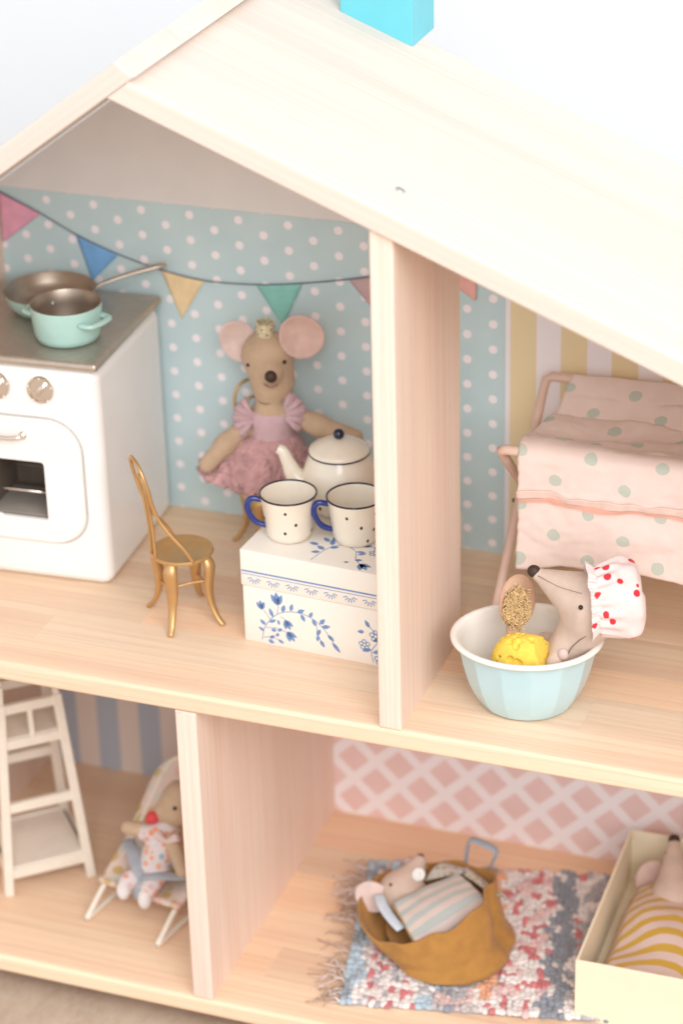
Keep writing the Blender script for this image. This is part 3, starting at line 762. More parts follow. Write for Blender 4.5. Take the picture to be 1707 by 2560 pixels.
sp3 = sprig([(4.0, 0.2), (4.25, 1.5), (4.7, 2.2), (5.8, 2.5), (7.2, 2.9), (8.6, 3.3)],
            [(4.2, 1.5, 150, 0.6, 0.16), (3.7, 1.9, 170, 0.6, 0.16), (4.1, 1.2, 200, 0.5, 0.15), (4.4, 1.8, 30, 0.5, 0.16), (4.4, 2.1, 110, 0.7, 0.15), (4.3, 2.6, 100, 0.6, 0.15), (4.6, 2.6, 60, 0.6, 0.15), (4.1, 2.4, 140, 0.6, 0.15), (5.4, 2.45, 70, 0.5, 0.13), (6.0, 2.55, 30, 0.5, 0.12), (6.6, 2.7, -40, 0.5, 0.12), (7.4, 2.95, -30, 0.5, 0.12),
             (5.9, 1.9, 10, 0.5, 0.12), (6.1, 1.6, 40, 0.5, 0.12), (6.2, 1.0, 20, 0.4, 0.14), (6.0, 0.7, 200, 0.3, 0.1)],
            [stroke([(5.2, 2.4), (5.9, 1.9), (6.2, 1.1), (6.6, 0.7)], 0.022), tulip(6.6, 0.75, rad(-40), 0.75), daisy(6.9, 2.1, 0.36)])
decal('printed_sprig', sp3, topf, bo)
sp4 = []
for k in range(4): sp4 += leaf(0.9 + 0.12 * k, 3.6 + 0.35 * k, rad(-10), 0.4, 0.11)
sp4 += stroke([(0.9, 3.4), (1.35, 5.2)], 0.03)
for k in range(5): sp4 += leaf(4.2 + 0.25 * k, 5.0 + 0.1 * (k % 2), rad(40 + 60 * (k % 2)), 0.45, 0.12)
sp4 += stroke([(4.0, 4.9), (5.6, 5.2)], 0.03)
decal('printed_sprig', sp4, topf, bo)
decal('printed_band', stroke([(0, 4.36), (BW, 4.36)], 0.05) + stroke([(0, 4.18), (BW, 4.18)], 0.02), front, bo)
for k in range(9):
    xx = 0.75 + 1.12 * k; s_ = []
    for q in range(6):
        a = rad(200 + 28 * q); s_ += stroke([(xx + 0.17 * math.cos(a), 4.05 + 0.17 * math.sin(a)), (xx + 0.42 * math.cos(a), 4.05 + 0.42 * math.sin(a))], 0.028)
    if xx < BW - 0.4: decal('printed_fan', s_, front, bo)

# ------------------------------------------------------------------ tea set
ZB = BH + 0.01
def mug(loc, a, label, dots):
    t = thing('mug', label, 'mug', loc, a, 'mugs on the flowered box')
    mk('cup', *lathe([(0, 0), (1.0, 0), (1.16, 0.08), (1.24, 0.35), (1.36, 1.4), (1.52, 2.5), (1.54, 2.56), (1.50, 2.58), (1.46, 2.5), (1.31, 1.4), (1.18, 0.4), (1.05, 0.16), (0, 0.14)], 56), M_CREAM, t, sharp=80)
    mk('rim', *tube([(1.52 * math.cos(q), 1.52 * math.sin(q), 2.57) for q in [2 * math.pi * k / 64 for k in range(64)]], 0.055, 8, True), M_NAVY, t)
    hp = cr([(-1.36, 0, 2.15), (-1.95, 0, 2.28), (-2.22, 0, 1.95), (-2.12, 0, 1.35), (-1.75, 0, 0.85), (-1.2, 0, 0.62)], 6)
    mk('handle', *tube(hp, [0.15, 0.16, 0.17, 0.16, 0.17, 0.14], 12), M_BLUEH, t)
    for (an, z) in dots:
        r = 1.19 + 0.125 * z
        m = basis((math.cos(an), math.sin(an), -0.12), (0, 0, 1))
        mk('painted_dot', *ball((r * math.cos(an), r * math.sin(an), z), (0.11, 0.08, 0.022), 10, m), M_BLACK, t)
A = -rad(70)
mug((-7.9, 8.45, ZB), rad(20), 'enamel mug left of the other one, its blue handle over the box corner', [(A - 0.45, 2.0), (A - 0.05, 1.25), (A - 0.5, 0.75), (A + 0.75, 1.6), (A + 0.9, 0.5), (A - 1.6, 1.3)])
mug((-4.35, 9.15, ZB), rad(24), 'enamel mug partly hidden behind the wooden divider', [(A + 0.4, 2.0), (A - 0.2, 1.3), (A + 0.4, 1.0), (A - 0.75, 1.9), (A + 0.1, 0.4), (A + 1.1, 0.6)])
tp = thing('teapot', 'cream enamel teapot with navy knob and black dots on flowered box', 'teapot', (-6.45, 12.5, ZB), rad(12))
mk('pot', *lathe([(0, 0), (1.5, 0), (1.72, 0.1), (1.95, 0.6), (2.08, 1.4), (2.0, 2.3), (1.76, 2.98), (1.62, 3.25), (1.58, 3.35)], 60), M_CREAM, tp, sharp=80)
mk('spout', *tube(cr([(-1.6, 0, 1.1), (-2.1, 0, 1.35), (-2.55, 0, 1.9), (-2.85, 0, 2.6), (-3.1, 0, 3.2), (-3.4, 0, 3.38)], 6), [0.85, 0.72, 0.52, 0.38, 0.32, 0.28], 16), M_CREAM, tp)
mk('handle', *tube(cr([(1.7, 0, 2.4), (2.5, 0, 2.75), (2.95, 0, 2.3), (2.8, 0, 1.4), (2.0, 0, 0.7)], 6), 0.17, 12), M_CREAM, tp)
lid = mk('lid', *lathe([(1.64, 3.36), (1.68, 3.44), (1.62, 3.58), (1.40, 3.70), (1.18, 3.84), (0.7, 4.05), (0.25, 4.14), (0, 4.15)], 56), M_CREAM, tp, sharp=80)
mk('lid_rim', *tube([(1.66 * math.cos(q), 1.66 * math.sin(q), 3.37) for q in [2 * math.pi * k / 64 for k in range(64)]], 0.045, 8, True), M_NAVY, lid)
mk('knob', *ball((0, 0, 4.4), (0.31, 0.31, 0.30), 20), M_NAVY, lid)
for an, z, r in ((A - 0.1, 1.55, 2.09), (A + 0.7, 0.8, 2.0), (A - 0.8, 0.7, 1.98), (A + 1.2, 2.0, 2.03)):
    mk('painted_dot', *ball((r * math.cos(an), r * math.sin(an), z), (0.115, 0.085, 0.03), 10, basis((math.cos(an), math.sin(an), 0), (0, 0, 1))), M_BLACK, tp)

# ------------------------------------------------------------------ mouse in the tutu
def W(p, o): return tuple(a - b for a, b in zip(p, o))
o_ = (-12.5, 17.0, 3.98)
mo = thing('toy_mouse', 'linen mouse in mauve tutu with gold crown, sitting on a gold chair', 'toy mouse', o_, 0, 'toy mice')
hc = Vector((-12.15, 16.9, 11.75))
def L(p): return tuple(Vector(p) - Vector(o_))
fs = [sd_ell(L(hc + Vector((-0.1, 0, 0.35))), (1.5, 1.35, 1.5)), sd_ell(L(hc + Vector((0.18, -0.15, -1.0))), (1.28, 1.15, 1.35)),
      sd_cap(L(hc + Vector((0.35, -0.6, -0.2))), L(hc + Vector((0.62, -1.25, -0.1))), 1.0, 0.62),
      sd_cap(L((-12.0, 16.75, 10.1)), L((-12.0, 16.75, 8.8)), 0.92, 0.95),
      sd_cap(L((-12.0, 16.75, 8.5)), L((-12.4, 16.9, 4.9)), 1.15, 1.25),
      sd_cap(L((-13.05, 16.7, 8.3)), L((-14.4, 15.3, 7.0)), 0.56, 0.54), sd_cap(L((-14.4, 15.3, 7.0)), L((-15.3, 14.7, 5.9)), 0.54, 0.5),
      sd_cap(L((-11.0, 16.7, 8.8)), L((-9.3, 16.7, 8.3)), 0.58, 0.56), sd_cap(L((-9.3, 16.7, 8.3)), L((-7.2, 16.9, 7.7)), 0.56, 0.52),
      sd_cap(L((-12.9, 16.2, 4.6)), L((-12.9, 14.9, 4.4)), 0.6, 0.5), sd_cap(L((-11.8, 16.2, 4.6)), L((-11.4, 14.9, 4.4)), 0.6, 0.5)]
toy('body', fs, 0.45, (-4.2, -3.6, -0.6), (7.2, 2.6, 11), 0.11, M_TAN, mo)
mk('nose', *ball(L(hc + Vector((0.80, -1.85, -0.05))), (0.36, 0.28, 0.36), 16), M_NOSE, mo)
eye(mo, L(hc + Vector((-0.80, -1.17, 0.18))), 0.12); eye(mo, L(hc + Vector((1.22, -0.80, 0.45))), 0.12)
mk('mouth', *tube(cr([L(hc + Vector((0.22, -1.47, -0.72))), L(hc + Vector((0.62, -1.55, -0.86))), L(hc + Vector((1.02, -1.33, -0.72)))], 6), 0.03, 6), M_THREAD, mo)
mk('neck_thread', *tube(cr([L((-12.85, 16.2, 9.75)), L((-12.1, 15.72, 9.65)), L((-11.2, 16.1, 9.75))], 6), 0.03, 6), M_THREAD, mo)
ear(mo, L((-14.0, 16.9, 12.75)), (1.05, 1.25), (0.25, -0.95, 0.1), (-0.5, 0, 1), M_EARP2, cup=0.42)
ear(mo, L((-10.1, 16.75, 13.55)), (1.3, 1.25), (0.3, -0.93, 0.1), (0.55, 0, 1), M_EARP, cup=0.42)
crm = MB()
for k in range(36):
    a0, a1 = 2 * math.pi * k / 36, 2 * math.pi * (k + 1) / 36
    zt = lambda a: 0.72 + 0.16 * abs(math.sin(a * 3.5))
    crm.add(([(0.50 * math.cos(a0), 0.50 * math.sin(a0), 0), (0.50 * math.cos(a1), 0.50 * math.sin(a1), 0), (0.52 * math.cos(a1), 0.52 * math.sin(a1), zt(a1)), (0.52 * math.cos(a0), 0.52 * math.sin(a0), zt(a0)),
              (0.42 * math.cos(a0), 0.42 * math.sin(a0), 0), (0.42 * math.cos(a1), 0.42 * math.sin(a1), 0), (0.46 * math.cos(a1), 0.46 * math.sin(a1), zt(a1)), (0.46 * math.cos(a0), 0.46 * math.sin(a0), zt(a0))], [(0, 1, 2, 3), (4, 5, 6, 7), (3, 2, 6, 7)]))
cro = crm.build('crown', M_CROWN, mo, smooth=False, loc=L((-12.25, 16.7, 13.42)))
for k in range(12):
    a = 2 * math.pi * k / 12; mk('crown_bead', *ball((0.51 * math.cos(a), 0.51 * math.sin(a), 0.2 + 0.3 * (k % 2)), 0.055, 8), M_THREAD, cro)
bo_ = Vector(L((-11.95, 16.75, 9.05)))
v, f = lathe([(0.98, 0), (1.22, -0.12), (1.34, -0.5), (1.34, -1.0), (1.24, -1.5), (1.28, -1.75)], 40, sy=0.95)
v = [(x + bo_.x + 0.09 * z, y + bo_.y, z + bo_.z) for x, y, z in v]
bod = mk('bodice', v, f, M_DRESS, mo)
def frill(c, nrm, out, s, sp=62, name='sleeve_frill'):
    """gathered frill fanned over the shoulder: a curled, pleated fan"""
    Bm = basis(nrm, out)
    def fn(u, w):
        a = rad(-sp + 2 * sp * u); r = 0.25 + 1.2 * w
        rip = 0.17 * w * math.sin(u * 30) + 0.06 * w * math.sin(u * 71)
        return tuple(Vector(c) + Bm @ Vector((r * math.cos(a) * s, r * math.sin(a) * s, 0.5 * math.sin(w * 2.2) - 0.55 * w * w + rip)))
    v, f, uv = sheet(fn, 70, 12, 0.05); return mk(name, v, f, M_DRESS, bod)
frill(L((-12.75, 16.0, 8.55)), (0.25, -0.9, 0.35), (-1, -0.25, 0.0), 0.9)
frill(L((-11.15, 16.0, 9.0)), (0.3, -0.9, 0.3), (1, 0.3, 0.3), 0.92, 64)
wc = Vector(L((-12.1, 16.75, 7.5)))
def skirt(layer):
    def fn(u, w):
        a = 2 * math.pi * u
        q = noise.noise((math.cos(a) * 3.1 + layer * 9, math.sin(a) * 3.1, w * 2.6)); q2 = noise.noise((math.cos(a) * 11 + layer, math.sin(a) * 11, w * 11)); q3 = noise.noise((math.cos(a) * 25 + layer, math.sin(a) * 25, w * 22))
        r = 1.12 + (2.0 - 0.18 * layer) * w ** 0.75 + (0.32 * q + 0.34 * q2 + 0.16 * q3) * w
        z = -2.75 * w ** 1.25 + (0.4 * q2 + 0.2 * q3) * w + 0.3 * w * w * q + 0.25 * layer * w
        dx = -0.95 * w
        return (wc.x + dx + r * math.cos(a) * (1.0 + 0.08 * w), wc.y - 0.25 * w + r * math.sin(a) * 0.78, max(0.12 - (0.9 * w if a > 3.3 and a < 6.1 else 0), wc.z + z))
    v, f, uv = sheet(fn, 190, 36, 0.05); return v, f
sk = mk('tutu', *skirt(0), M_TULLE, mo)
mk('tutu_layer', *skirt(1), M_TULLE, sk)

# ------------------------------------------------------------------ folding cot and quilt
bd = thing('folding_cot', 'pink metal folding cot with crossed legs under dotted quilt', 'cot', (3.4, 14.0, 0))
LN = 15.0
def rod(path, r=0.27): return tube(path, r, 12)
for s_, xx in ((0, 0.0), (1, LN)):
    e = 0.0 if s_ == 0 else 0.0
FRY, BKY, RZ = -4.55, 4.75, 12.0
pa = cr([(0.15, -6.9, 0.2), (0.0, -6.6, 0.5), (0, -1.0, 6.2), (0, BKY - 0.6, 11.5)], 6) + [Vector(q) for q in ((0.05, BKY - 0.15, 11.95), (0.35, BKY, 12.1), (0.9, BKY, 12.1), (LN - 0.9, BKY, 12.1), (LN - 0.35, BKY, 12.1), (LN - 0.05, BKY - 0.15, 11.95))] + cr([(LN, BKY - 0.6, 11.5), (LN, -1.0, 6.2), (LN, -6.9, 0.2)], 6)
mk('back_rail_frame', *rod(pa), M_PINKM, bd)
pb = cr([(0.62, 6.9 - 1.2, 0.2), (0.55, 1.0, 6.0), (0.25, FRY + 0.5, 11.3)], 6) + [Vector(q) for q in ((0.2, FRY + 0.15, 11.8), (0.5, FRY, 11.95), (1.0, FRY, 11.95), (LN - 1.0, FRY, 11.95), (LN - 0.5, FRY, 11.95), (LN - 0.2, FRY + 0.15, 11.8))] + cr([(LN - 0.25, FRY + 0.5, 11.3), (LN - 0.55, 1.0, 6.0), (LN - 0.62, 5.7, 0.2)], 6)
mk('front_rail_frame', *rod(pb), M_PINKM, bd)
for xx in (-0.32, LN + 0.3): mk('rivet', *ball((xx, -0.3, 6.85), (0.1, 0.13, 0.13), 10), M_DARK, bd)
def qf(u, w):
    """u along the bed, w from the back rail (0) over the sagging canvas and the front rail down to the hem (1)"""
    x = 1.55 + 13.2 * u
    s = w * 19.0
    if s < 3.6:
        t = s / 3.6; y = BKY + 0.1 - 1.9 * t; z = 12.42 - 1.8 * t + 0.08 * math.sin(t * 6)
        xo = -0.55 * t
    elif s < 10.8:
        t = (s - 3.6) / 7.2; y = BKY - 1.8 - 6.6 * t - 0.35 * math.sin(t * math.pi); z = 10.62 + 1.7 * t * t + 0.12 * math.sin(t * 9 + u * 5)
        xo = -0.55 - 0.5 * math.sin(t * math.pi) + 0.15 * t
    elif s < 12.0:
        t = (s - 10.8) / 1.2; a = math.pi / 2 * t; y = FRY + 0.95 - 0.55 - 0.75 * math.sin(a); z = 12.32 - 0.5 * (1 - math.cos(a)); xo = -0.40 + 0.1 * t
    else:
        t = (s - 12.0) / 7.0; y = FRY - 0.38 - 0.35 * t + 0.16 * math.sin(u * 9 + 1) * t + 0.25 * t * t * math.sin(u * 4.2); z = 11.82 - 6.0 * t; xo = -0.30
        z += 0.55 * t * math.sin(u * 3.6 - 0.2) - 0.25 * t
        y -= 0.12 * math.exp(-((t - 0.36) / 0.05) ** 2) * (0.6 + 0.4 * math.sin(u * 37))
    q = noise.noise((x * 0.55, s * 0.6, 3.3)); q2 = noise.noise((x * 1.9, s * 2.2, 7.7))
    q3 = noise.noise((x * 0.28 + s * 0.2, s * 0.33, 11.0))
    y += 0.14 * q + 0.04 * q2 + 0.22 * q3 * (1 if s > 12.3 else 0.3); z += (0.22 * q + 0.06 * q2 + 0.3 * q3) * (1 if 2 < s < 10 else 0.4)
    return (x + xo + 0.06 * q2, y, z)
v, f, uv = sheet(qf, 90, 130, 0.09, lambda u, w: (13.2 * u, 19.0 - 19.0 * w - 1.15))
ql = thing('quilt', 'pink quilt with sage green dots and coral seam draped over the cot', 'quilt', (3.4, 14.0, 0))
qm = mk('cloth', v, f, M_QUILT, ql, uvs=uv)
def pleat(u, w):
    p = Vector(qf(u, (12.0 + 7.0 * 0.345) / 19.0)); rip = 0.09 * math.sin(u * 21) + 0.05 * math.sin(u * 57)
    return (p.x, p.y - 0.10 - 0.10 * w - 0.03 * math.sin(u * 33), p.z + 0.42 * (w - 0.3) + rip * w)
v, f, uv = sheet(pleat, 90, 6, 0.05, lambda u, w: (13.2 * u, 9.0))
mk('seam_frill', v, f, fabric('quilt_seam_pink', (0.80, 0.60, 0.52)), qm)

# ------------------------------------------------------------------ bath bowl, mouse, sponge, brush
bw = thing('fluted_bowl', 'pale blue fluted bowl used as a bath by the mouse', 'bowl', (6.5, 4.6, 0), rad(12.6))
NP = 14
def fl(a, i):
    q = (a + 0.1) % (2 * math.pi / NP) - math.pi / NP
    pan = math.cos(math.pi / NP) / math.cos(q) * 1.012
    w = min(1, max(0, (i - 2) / 2)) * min(1, max(0, (12 - i) / 2))
    return 1 + (pan - 1) * 1.05 * w
A_, B_ = 1.0, 0.86
mk('outside', *lathe([(0, 0.0), (1.9, 0.0), (2.12, 0.05), (2.28, 0.16), (2.5, 0.45), (2.78, 0.95), (3.02, 1.5), (3.2, 2.1), (3.35, 2.7), (3.45, 3.2), (3.52, 3.5), (3.56, 3.65), (3.6, 3.75), (3.62, 3.82)], 280, sx=A_, sy=B_, flute=fl), M_BOWLO, bw, sharp=9)
mk('inside', *lathe([(3.62, 3.82), (3.80, 3.84), (3.92, 3.94), (3.93, 4.06), (3.83, 4.14), (3.65, 4.13), (3.5, 4.0), (3.38, 3.5), (3.15, 2.6), (2.75, 1.6), (2.3, 0.8), (1.9, 0.45), (0, 0.4)], 140, sx=A_, sy=B_), M_BOWLI, bw, sharp=80)

ob = (8.2, 5.2, 0.6)
bm_ = thing('toy_mouse', 'beige mouse bathing in the bowl, wearing a red dotted shower cap', 'toy mouse', ob, 0, 'toy mice')
def L(p): return tuple(Vector(p) - Vector(ob))
hd_ = Vector((-0.86, -0.1, 0.42)).normalized()
fs = [sd_cap(L((9.55, 4.9, 6.35)), L((7.0, 4.9, 7.48)), 1.62, 0.36), sd_ell(L((10.2, 4.95, 6.3)), (1.6, 1.5, 1.6)),
      sd_cap(L((9.55, 4.85, 5.3)), L((8.5, 4.8, 3.4)), 1.25, 0.95), sd_cap(L((8.4, 4.9, 3.0)), L((7.7, 5.2, 1.9)), 1.0, 1.0),
      sd_cap(L((8.5, 4.1, 3.9)), L((8.3, 3.3, 3.5)), 0.45, 0.40), sd_cap(L((8.3, 5.6, 3.4)), L((7.0, 6.0, 3.1)), 0.42, 0.4), sd_cap(L((7.3, 5.0, 1.7)), L((5.4, 4.6, 2.4)), 0.5, 0.42)]
toy('body', fs, 0.5, (-3.4, -2.8, -0.8), (4.4, 2.6, 8.4), 0.11, M_BEIGE, bm_)
mk('nose', *ball(L((6.75, 4.88, 7.66)), (0.36, 0.32, 0.33), 16), M_NOSE, bm_)
eye(bm_, L((9.6, 3.38, 6.85)), 0.13)
mk('seam', *tube(cr([L((7.05, 4.55, 7.62)), L((7.6, 4.2, 7.62)), L((8.3, 3.82, 7.6)), L((9.0, 3.6, 7.6)), L((9.6, 3.55, 7.55))], 8), 0.018, 5), M_THREAD, bm_)
mk('seam', *tube(cr([L((9.9, 3.55, 5.2)), L((9.45, 3.62, 4.75)), L((9.1, 3.6, 4.3)), L((8.9, 3.6, 3.8))], 8), 0.028, 5), M_THREAD, bm_)
mk('paw', *ball(L((8.75, 3.35, 4.0)), (0.28, 0.22, 0.33), 12), M_EARP2, bm_)
# shower cap: gathered band then a puffed crown
capC = Vector(L((10.2, 4.55, 6.72))); capB = basis((0.90, 0.34, 0.08), (0, 0, 1))
def capf(u, w):
    a = 2 * math.pi * u
    q = noise.noise((math.cos(a) * 1.3, math.sin(a) * 1.3, w * 2.0 + 4)); q2 = noise.noise((math.cos(a) * 2.6, math.sin(a) * 2.6, w * 3.0))
    if w < 0.12:
        t = w / 0.12; r = 1.86 - 0.22 * t; z = -0.52 + 0.42 * t; rip = (0.09 * math.sin(a * 23) + 0.07 * math.sin(a * 41 + 1) + 0.1 * q2) * (1 - t * 0.6)
    else:
        t = (w - 0.12) / 0.88
        r = 1.64 + 0.34 * math.sin(min(1, t * 1.6) * math.pi * 0.62) if t < 0.5 else (1.97 * math.sqrt(max(0, 1 - ((t - 0.5) / 0.5) ** 3.0)))
        z = -0.1 + 2.3 * (1 - (1 - t) ** 1.5); rip = (0.12 * math.sin(a * 17 + 2 * t) * max(0, 1 - t * 2.2)) + (0.24 * q + 0.22 * q2) * (1 - abs(2 * t - 1))
        r = max(r, 0.02)
    x, y = (r + rip) * math.cos(a), (r + rip) * math.sin(a) * 0.92
    return tuple(capC + capB @ Vector((x * 1.06, y, z + 0.2 * q * (w > 0.12) + 0.12 * q2)))
v, f, uv = sheet(capf, 200, 70)
mk('shower_cap', v, f, M_CAP, bm_)

def spf(p):
    q = p - np.array((6.7, 3.7, 2.55))
    d = (np.abs(q / np.array((1.8, 1.15, 1.95))) ** 2.6).sum(1) ** (1 / 2.6) - 1
    d = d * 1.5
    d = np.maximum(d, -q[:, 2] - 0.2)
    d = np.maximum(d, (q @ np.array((0.86, -0.1, 0.5))) - 1.45)
    r_ = np.random.RandomState(5)
    for i in range(75):
        a = r_.uniform(0, 2 * math.pi); zz = r_.uniform(0.15, 1.0); rr = math.sqrt(max(0, 1 - zz * zz))
        c = np.array((1.85 * rr * math.cos(a), 1.15 * rr * math.sin(a), 2.05 * zz)); s_ = r_.choice([0.08, 0.1, 0.13, 0.16, 0.2])
        d = np.maximum(d, -(np.linalg.norm(q - c, axis=1) - s_))
    return d
v, f = surf(spf, (4.7, 2.3, 2.2), (8.7, 5.1, 5.0), 0.055)
# trim: flatten the right end with a slanted cut
sp = mk('bath_sponge', v, f, M_SPONGE); tag(sp, 'yellow bath sponge with holes lying in the bowl', 'sponge')
br = thing('bath_brush', 'wooden bath brush with tan bristles leaning in the bowl', 'brush', (5.9, 6.2, 0.5))
bb = basis((0.55, -0.72, 0.42), (0.2, 0.2, 1)); bl_ = Vector((0.0, 0.0, 0.0))
cB = Vector((5.75, 5.35, 5.5)) - Vector((5.9, 6.2, 0.5))
mk('wooden_back', *ball(cB, (1.42, 0.98, 0.28), 28, bb), M_BRUSHW, br)
mk('handle', *tube([cB - bb @ Vector((0.9, 0, 0)), cB - bb @ Vector((2.0, 0, 0.05)), cB - bb @ Vector((4.0, 0, 0.05))], [0.4, 0.34, 0.3], 12), M_BRUSHW, br)
bri = MB(); rb = random.Random(3)
for k in range(1000):
    a = rb.uniform(0, 2 * math.pi); r = math.sqrt(rb.random())
    p = Vector((1.0 * r * math.cos(a) - 0.3, 0.66 * r * math.sin(a) + 0.18, 0.12 + 0.12 * (1 - r)))
    d = Vector((rb.uniform(-0.2, 0.2), rb.uniform(-0.2, 0.2), rb.uniform(0.5, 0.75)))
    e = Vector((rb.uniform(-0.16, 0.16), rb.uniform(-0.16, 0.16), rb.uniform(-0.05, 0.15)))
    pts = [cB + bb @ p, cB + bb @ (p + d * 0.6), cB + bb @ (p + d * 0.8 + e)]
    bri.add(tube(pts, 0.03, 4))
tag(bri.build('bristles', M_LOOFAH, br), kind='stuff')

# ------------------------------------------------------------------ high chair
e1 = Vector((0.749, 0.662, 0)); hcm = thing('high_chair', 'cream wooden doll high chair with shelf in the striped room', 'high chair', (-23.6, 6.97, -HL), math.atan2(0.662, 0.749))
def leg(sx, y0, y1): return beam((sx * 2.55, y0, 0.0), (sx * 1.68, y1, 12.4), 0.55, 0.55, (0, 1, 0), 0.05)
Y0, Y1, Y2, Y3 = 0.25, 1.55, 5.6, 4.3
for sx in (-1, 1):
    mk('leg', *leg(sx, Y0, Y1), M_OFFW, hcm, smooth=False); mk('leg', *leg(sx, Y2, Y3), M_OFFW, hcm, smooth=False)
def at(sx, back, z):
    t = z / 12.4; return Vector((sx * (2.55 - 0.87 * t), (Y2 + (Y3 - Y2) * t) if back else (Y0 + (Y1 - Y0) * t), z))
def rail(back, z, h=0.62, w=0.34): return beam(at(-1, back, z), at(1, back, z), w, h, (0, 0, 1), 0.03)
for back, z in ((0, 1.35), (0, 5.65), (0, 9.75), (0, 12.0), (1, 1.6), (1, 6.5), (1, 9.75), (1, 12.0)):
    mk('rail', *rail(back, z), M_OFFW, hcm, smooth=False)
for z in (1.5, 9.6, 12.0):
    for sx in (-1, 1): mk('side_rail', *beam(at(sx, 0, z), at(sx, 1, z), 0.34, 0.6, (0, 0, 1), 0.03), M_OFFW, hcm, smooth=False)
for z, nme in ((1.66, 'shelf_panel'), (10.0, 'seat_panel')):
    a, b, c, d = at(-1, 0, z), at(1, 0, z), at(1, 1, z), at(-1, 1, z)
    mk(nme, [tuple(q + Vector((0, 0, dz))) for dz in (0, 0.14) for q in (a, b, c, d)], [(0, 1, 2, 3), (4, 5, 6, 7), (0, 1, 5, 4), (1, 2, 6, 5), (2, 3, 7, 6), (3, 0, 4, 7)], M_OFFW, hcm, smooth=False)
mk('mullion', *beam(at(0, 0, 9.9) , at(0, 0, 12.0), 0.3, 0.3, (0, 1, 0), 0.03), M_OFFW, hcm, smooth=False)
for sx in (-1, 1):
    mk('back_post', *beam(at(sx, 1, 12.2), (sx * 1.6, 5.2, 17.2), 0.5, 0.4, (0, 1, 0), 0.04), M_OFFW, hcm, smooth=False)
    mk('arm_rest', *beam(at(sx, 0, 13.0) + Vector((0, 0.1, 0.6)), (sx * 1.62, 4.6, 13.6), 0.4, 0.35, (0, 0, 1), 0.03), M_OFFW, hcm, smooth=False)
    mk('arm_post', *beam(at(sx, 0, 12.2), at(sx, 0, 13.5), 0.35, 0.35, (0, 1, 0), 0.03), M_OFFW, hcm, smooth=False)
mk('back_rest', *beam((-1.6, 5.0, 15.6), (1.6, 5.0, 15.6), 0.3, 1.6, (0, 0, 1), 0.04), M_OFFW, hcm, smooth=False)

# ------------------------------------------------------------------ bouncer seat and its mouse
bs = thing('bouncer_seat', 'flowered fabric bouncer seat on a white wire frame', 'bouncer seat', (-16.9, 7.5, -HL), rad(-11.5))
W2 = 2.55
for sx in (-1, 1):
    p = cr([(sx * 2.1, 4.2, 6.2), (sx * 2.45, 3.2, 4.6), (sx * W2, 0.8, 2.6), (sx * W2, -1.6, 1.5), (sx * W2, -3.2, 0.45)], 6) + cr([(sx * W2, -3.55, 0.2), (sx * W2, -3.4, 0.18), (sx * W2, -2.6, 0.18), (sx * W2, 1.0, 0.2), (sx * W2, 4.5, 0.2)], 4)
    mk('wire_side', *tube(p, 0.17, 10), M_OFFW, bs)
mk('wire_back', *tube([(-W2, 4.5, 0.2), (W2, 4.5, 0.2)], 0.17, 10), M_OFFW, bs)
mk('wire_top', *tube(cr([(-2.1, 4.2, 6.2), (-1.5, 4.8, 7.0), (0, 5.05, 7.3), (1.5, 4.8, 7.0), (2.1, 4.2, 6.2)], 6), 0.17, 10), M_OFFW, bs)
def bsf(u, w):
    P = cr([(0, -1.75, 1.75), (0, -0.2, 1.55), (0, 1.2, 1.9), (0, 2.8, 3.6), (0, 4.0, 5.6), (0, 4.95, 7.25)], 8)
    i = w * (len(P) - 1); k = min(int(i), len(P) - 2); p = P[k].lerp(P[k + 1], i - k)
    hw = 2.85 if w < 0.6 else 2.85 * math.sqrt(max(0.06, 1 - ((w - 0.6) / 0.42) ** 2.2))
    x = (2 * u - 1) * hw
    zw = float(np.interp(p.y, (-1.75, -1.6, 0.8, 3.2, 4.2, 5.0), (1.6, 1.65, 2.75, 4.75, 6.3, 7.4)))
    k = abs(2 * u - 1) ** 2
    return (x, p.y, p.z + 0.12 + max(0, zw - p.z) * k + 0.05)
v, f, uv = sheet(bsf, 24, 40, 0.3)
mk('seat_fabric', v, f, M_FLORAL2, bs)
Ri = Matrix.Rotation(rad(11.5), 3, 'Z')
def BL(p): return Ri @ (Vector(p) - Vector((-16.9, 7.5, -HL)))
for P in ([(-18.75, 7.9, -16.2), (-18.0, 7.0, -16.2), (-17.3, 6.15, -16.7), (-16.9, 5.95, -17.0)], [(-16.9, 5.95, -17.0), (-16.0, 5.95, -16.75), (-15.0, 6.4, -16.9), (-14.2, 7.0, -17.0)], [(-16.95, 5.95, -17.0), (-17.05, 5.55, -17.6), (-17.0, 5.4, -18.3)]):
    mk('safety_strap', *tube(cr([BL(p) for p in P], 6), 0.42, 10, flat=0.3), M_GREYP, bs)
on = (-16.6, 7.2, -17.9)
m3 = thing('toy_mouse', 'small mouse with red nose and flowered shirt lying in the bouncer', 'toy mouse', on, 0, 'toy mice')
def L(p): return tuple(Vector(p) - Vector(on))
hh = Vector((-15.55, 8.7, -13.35))
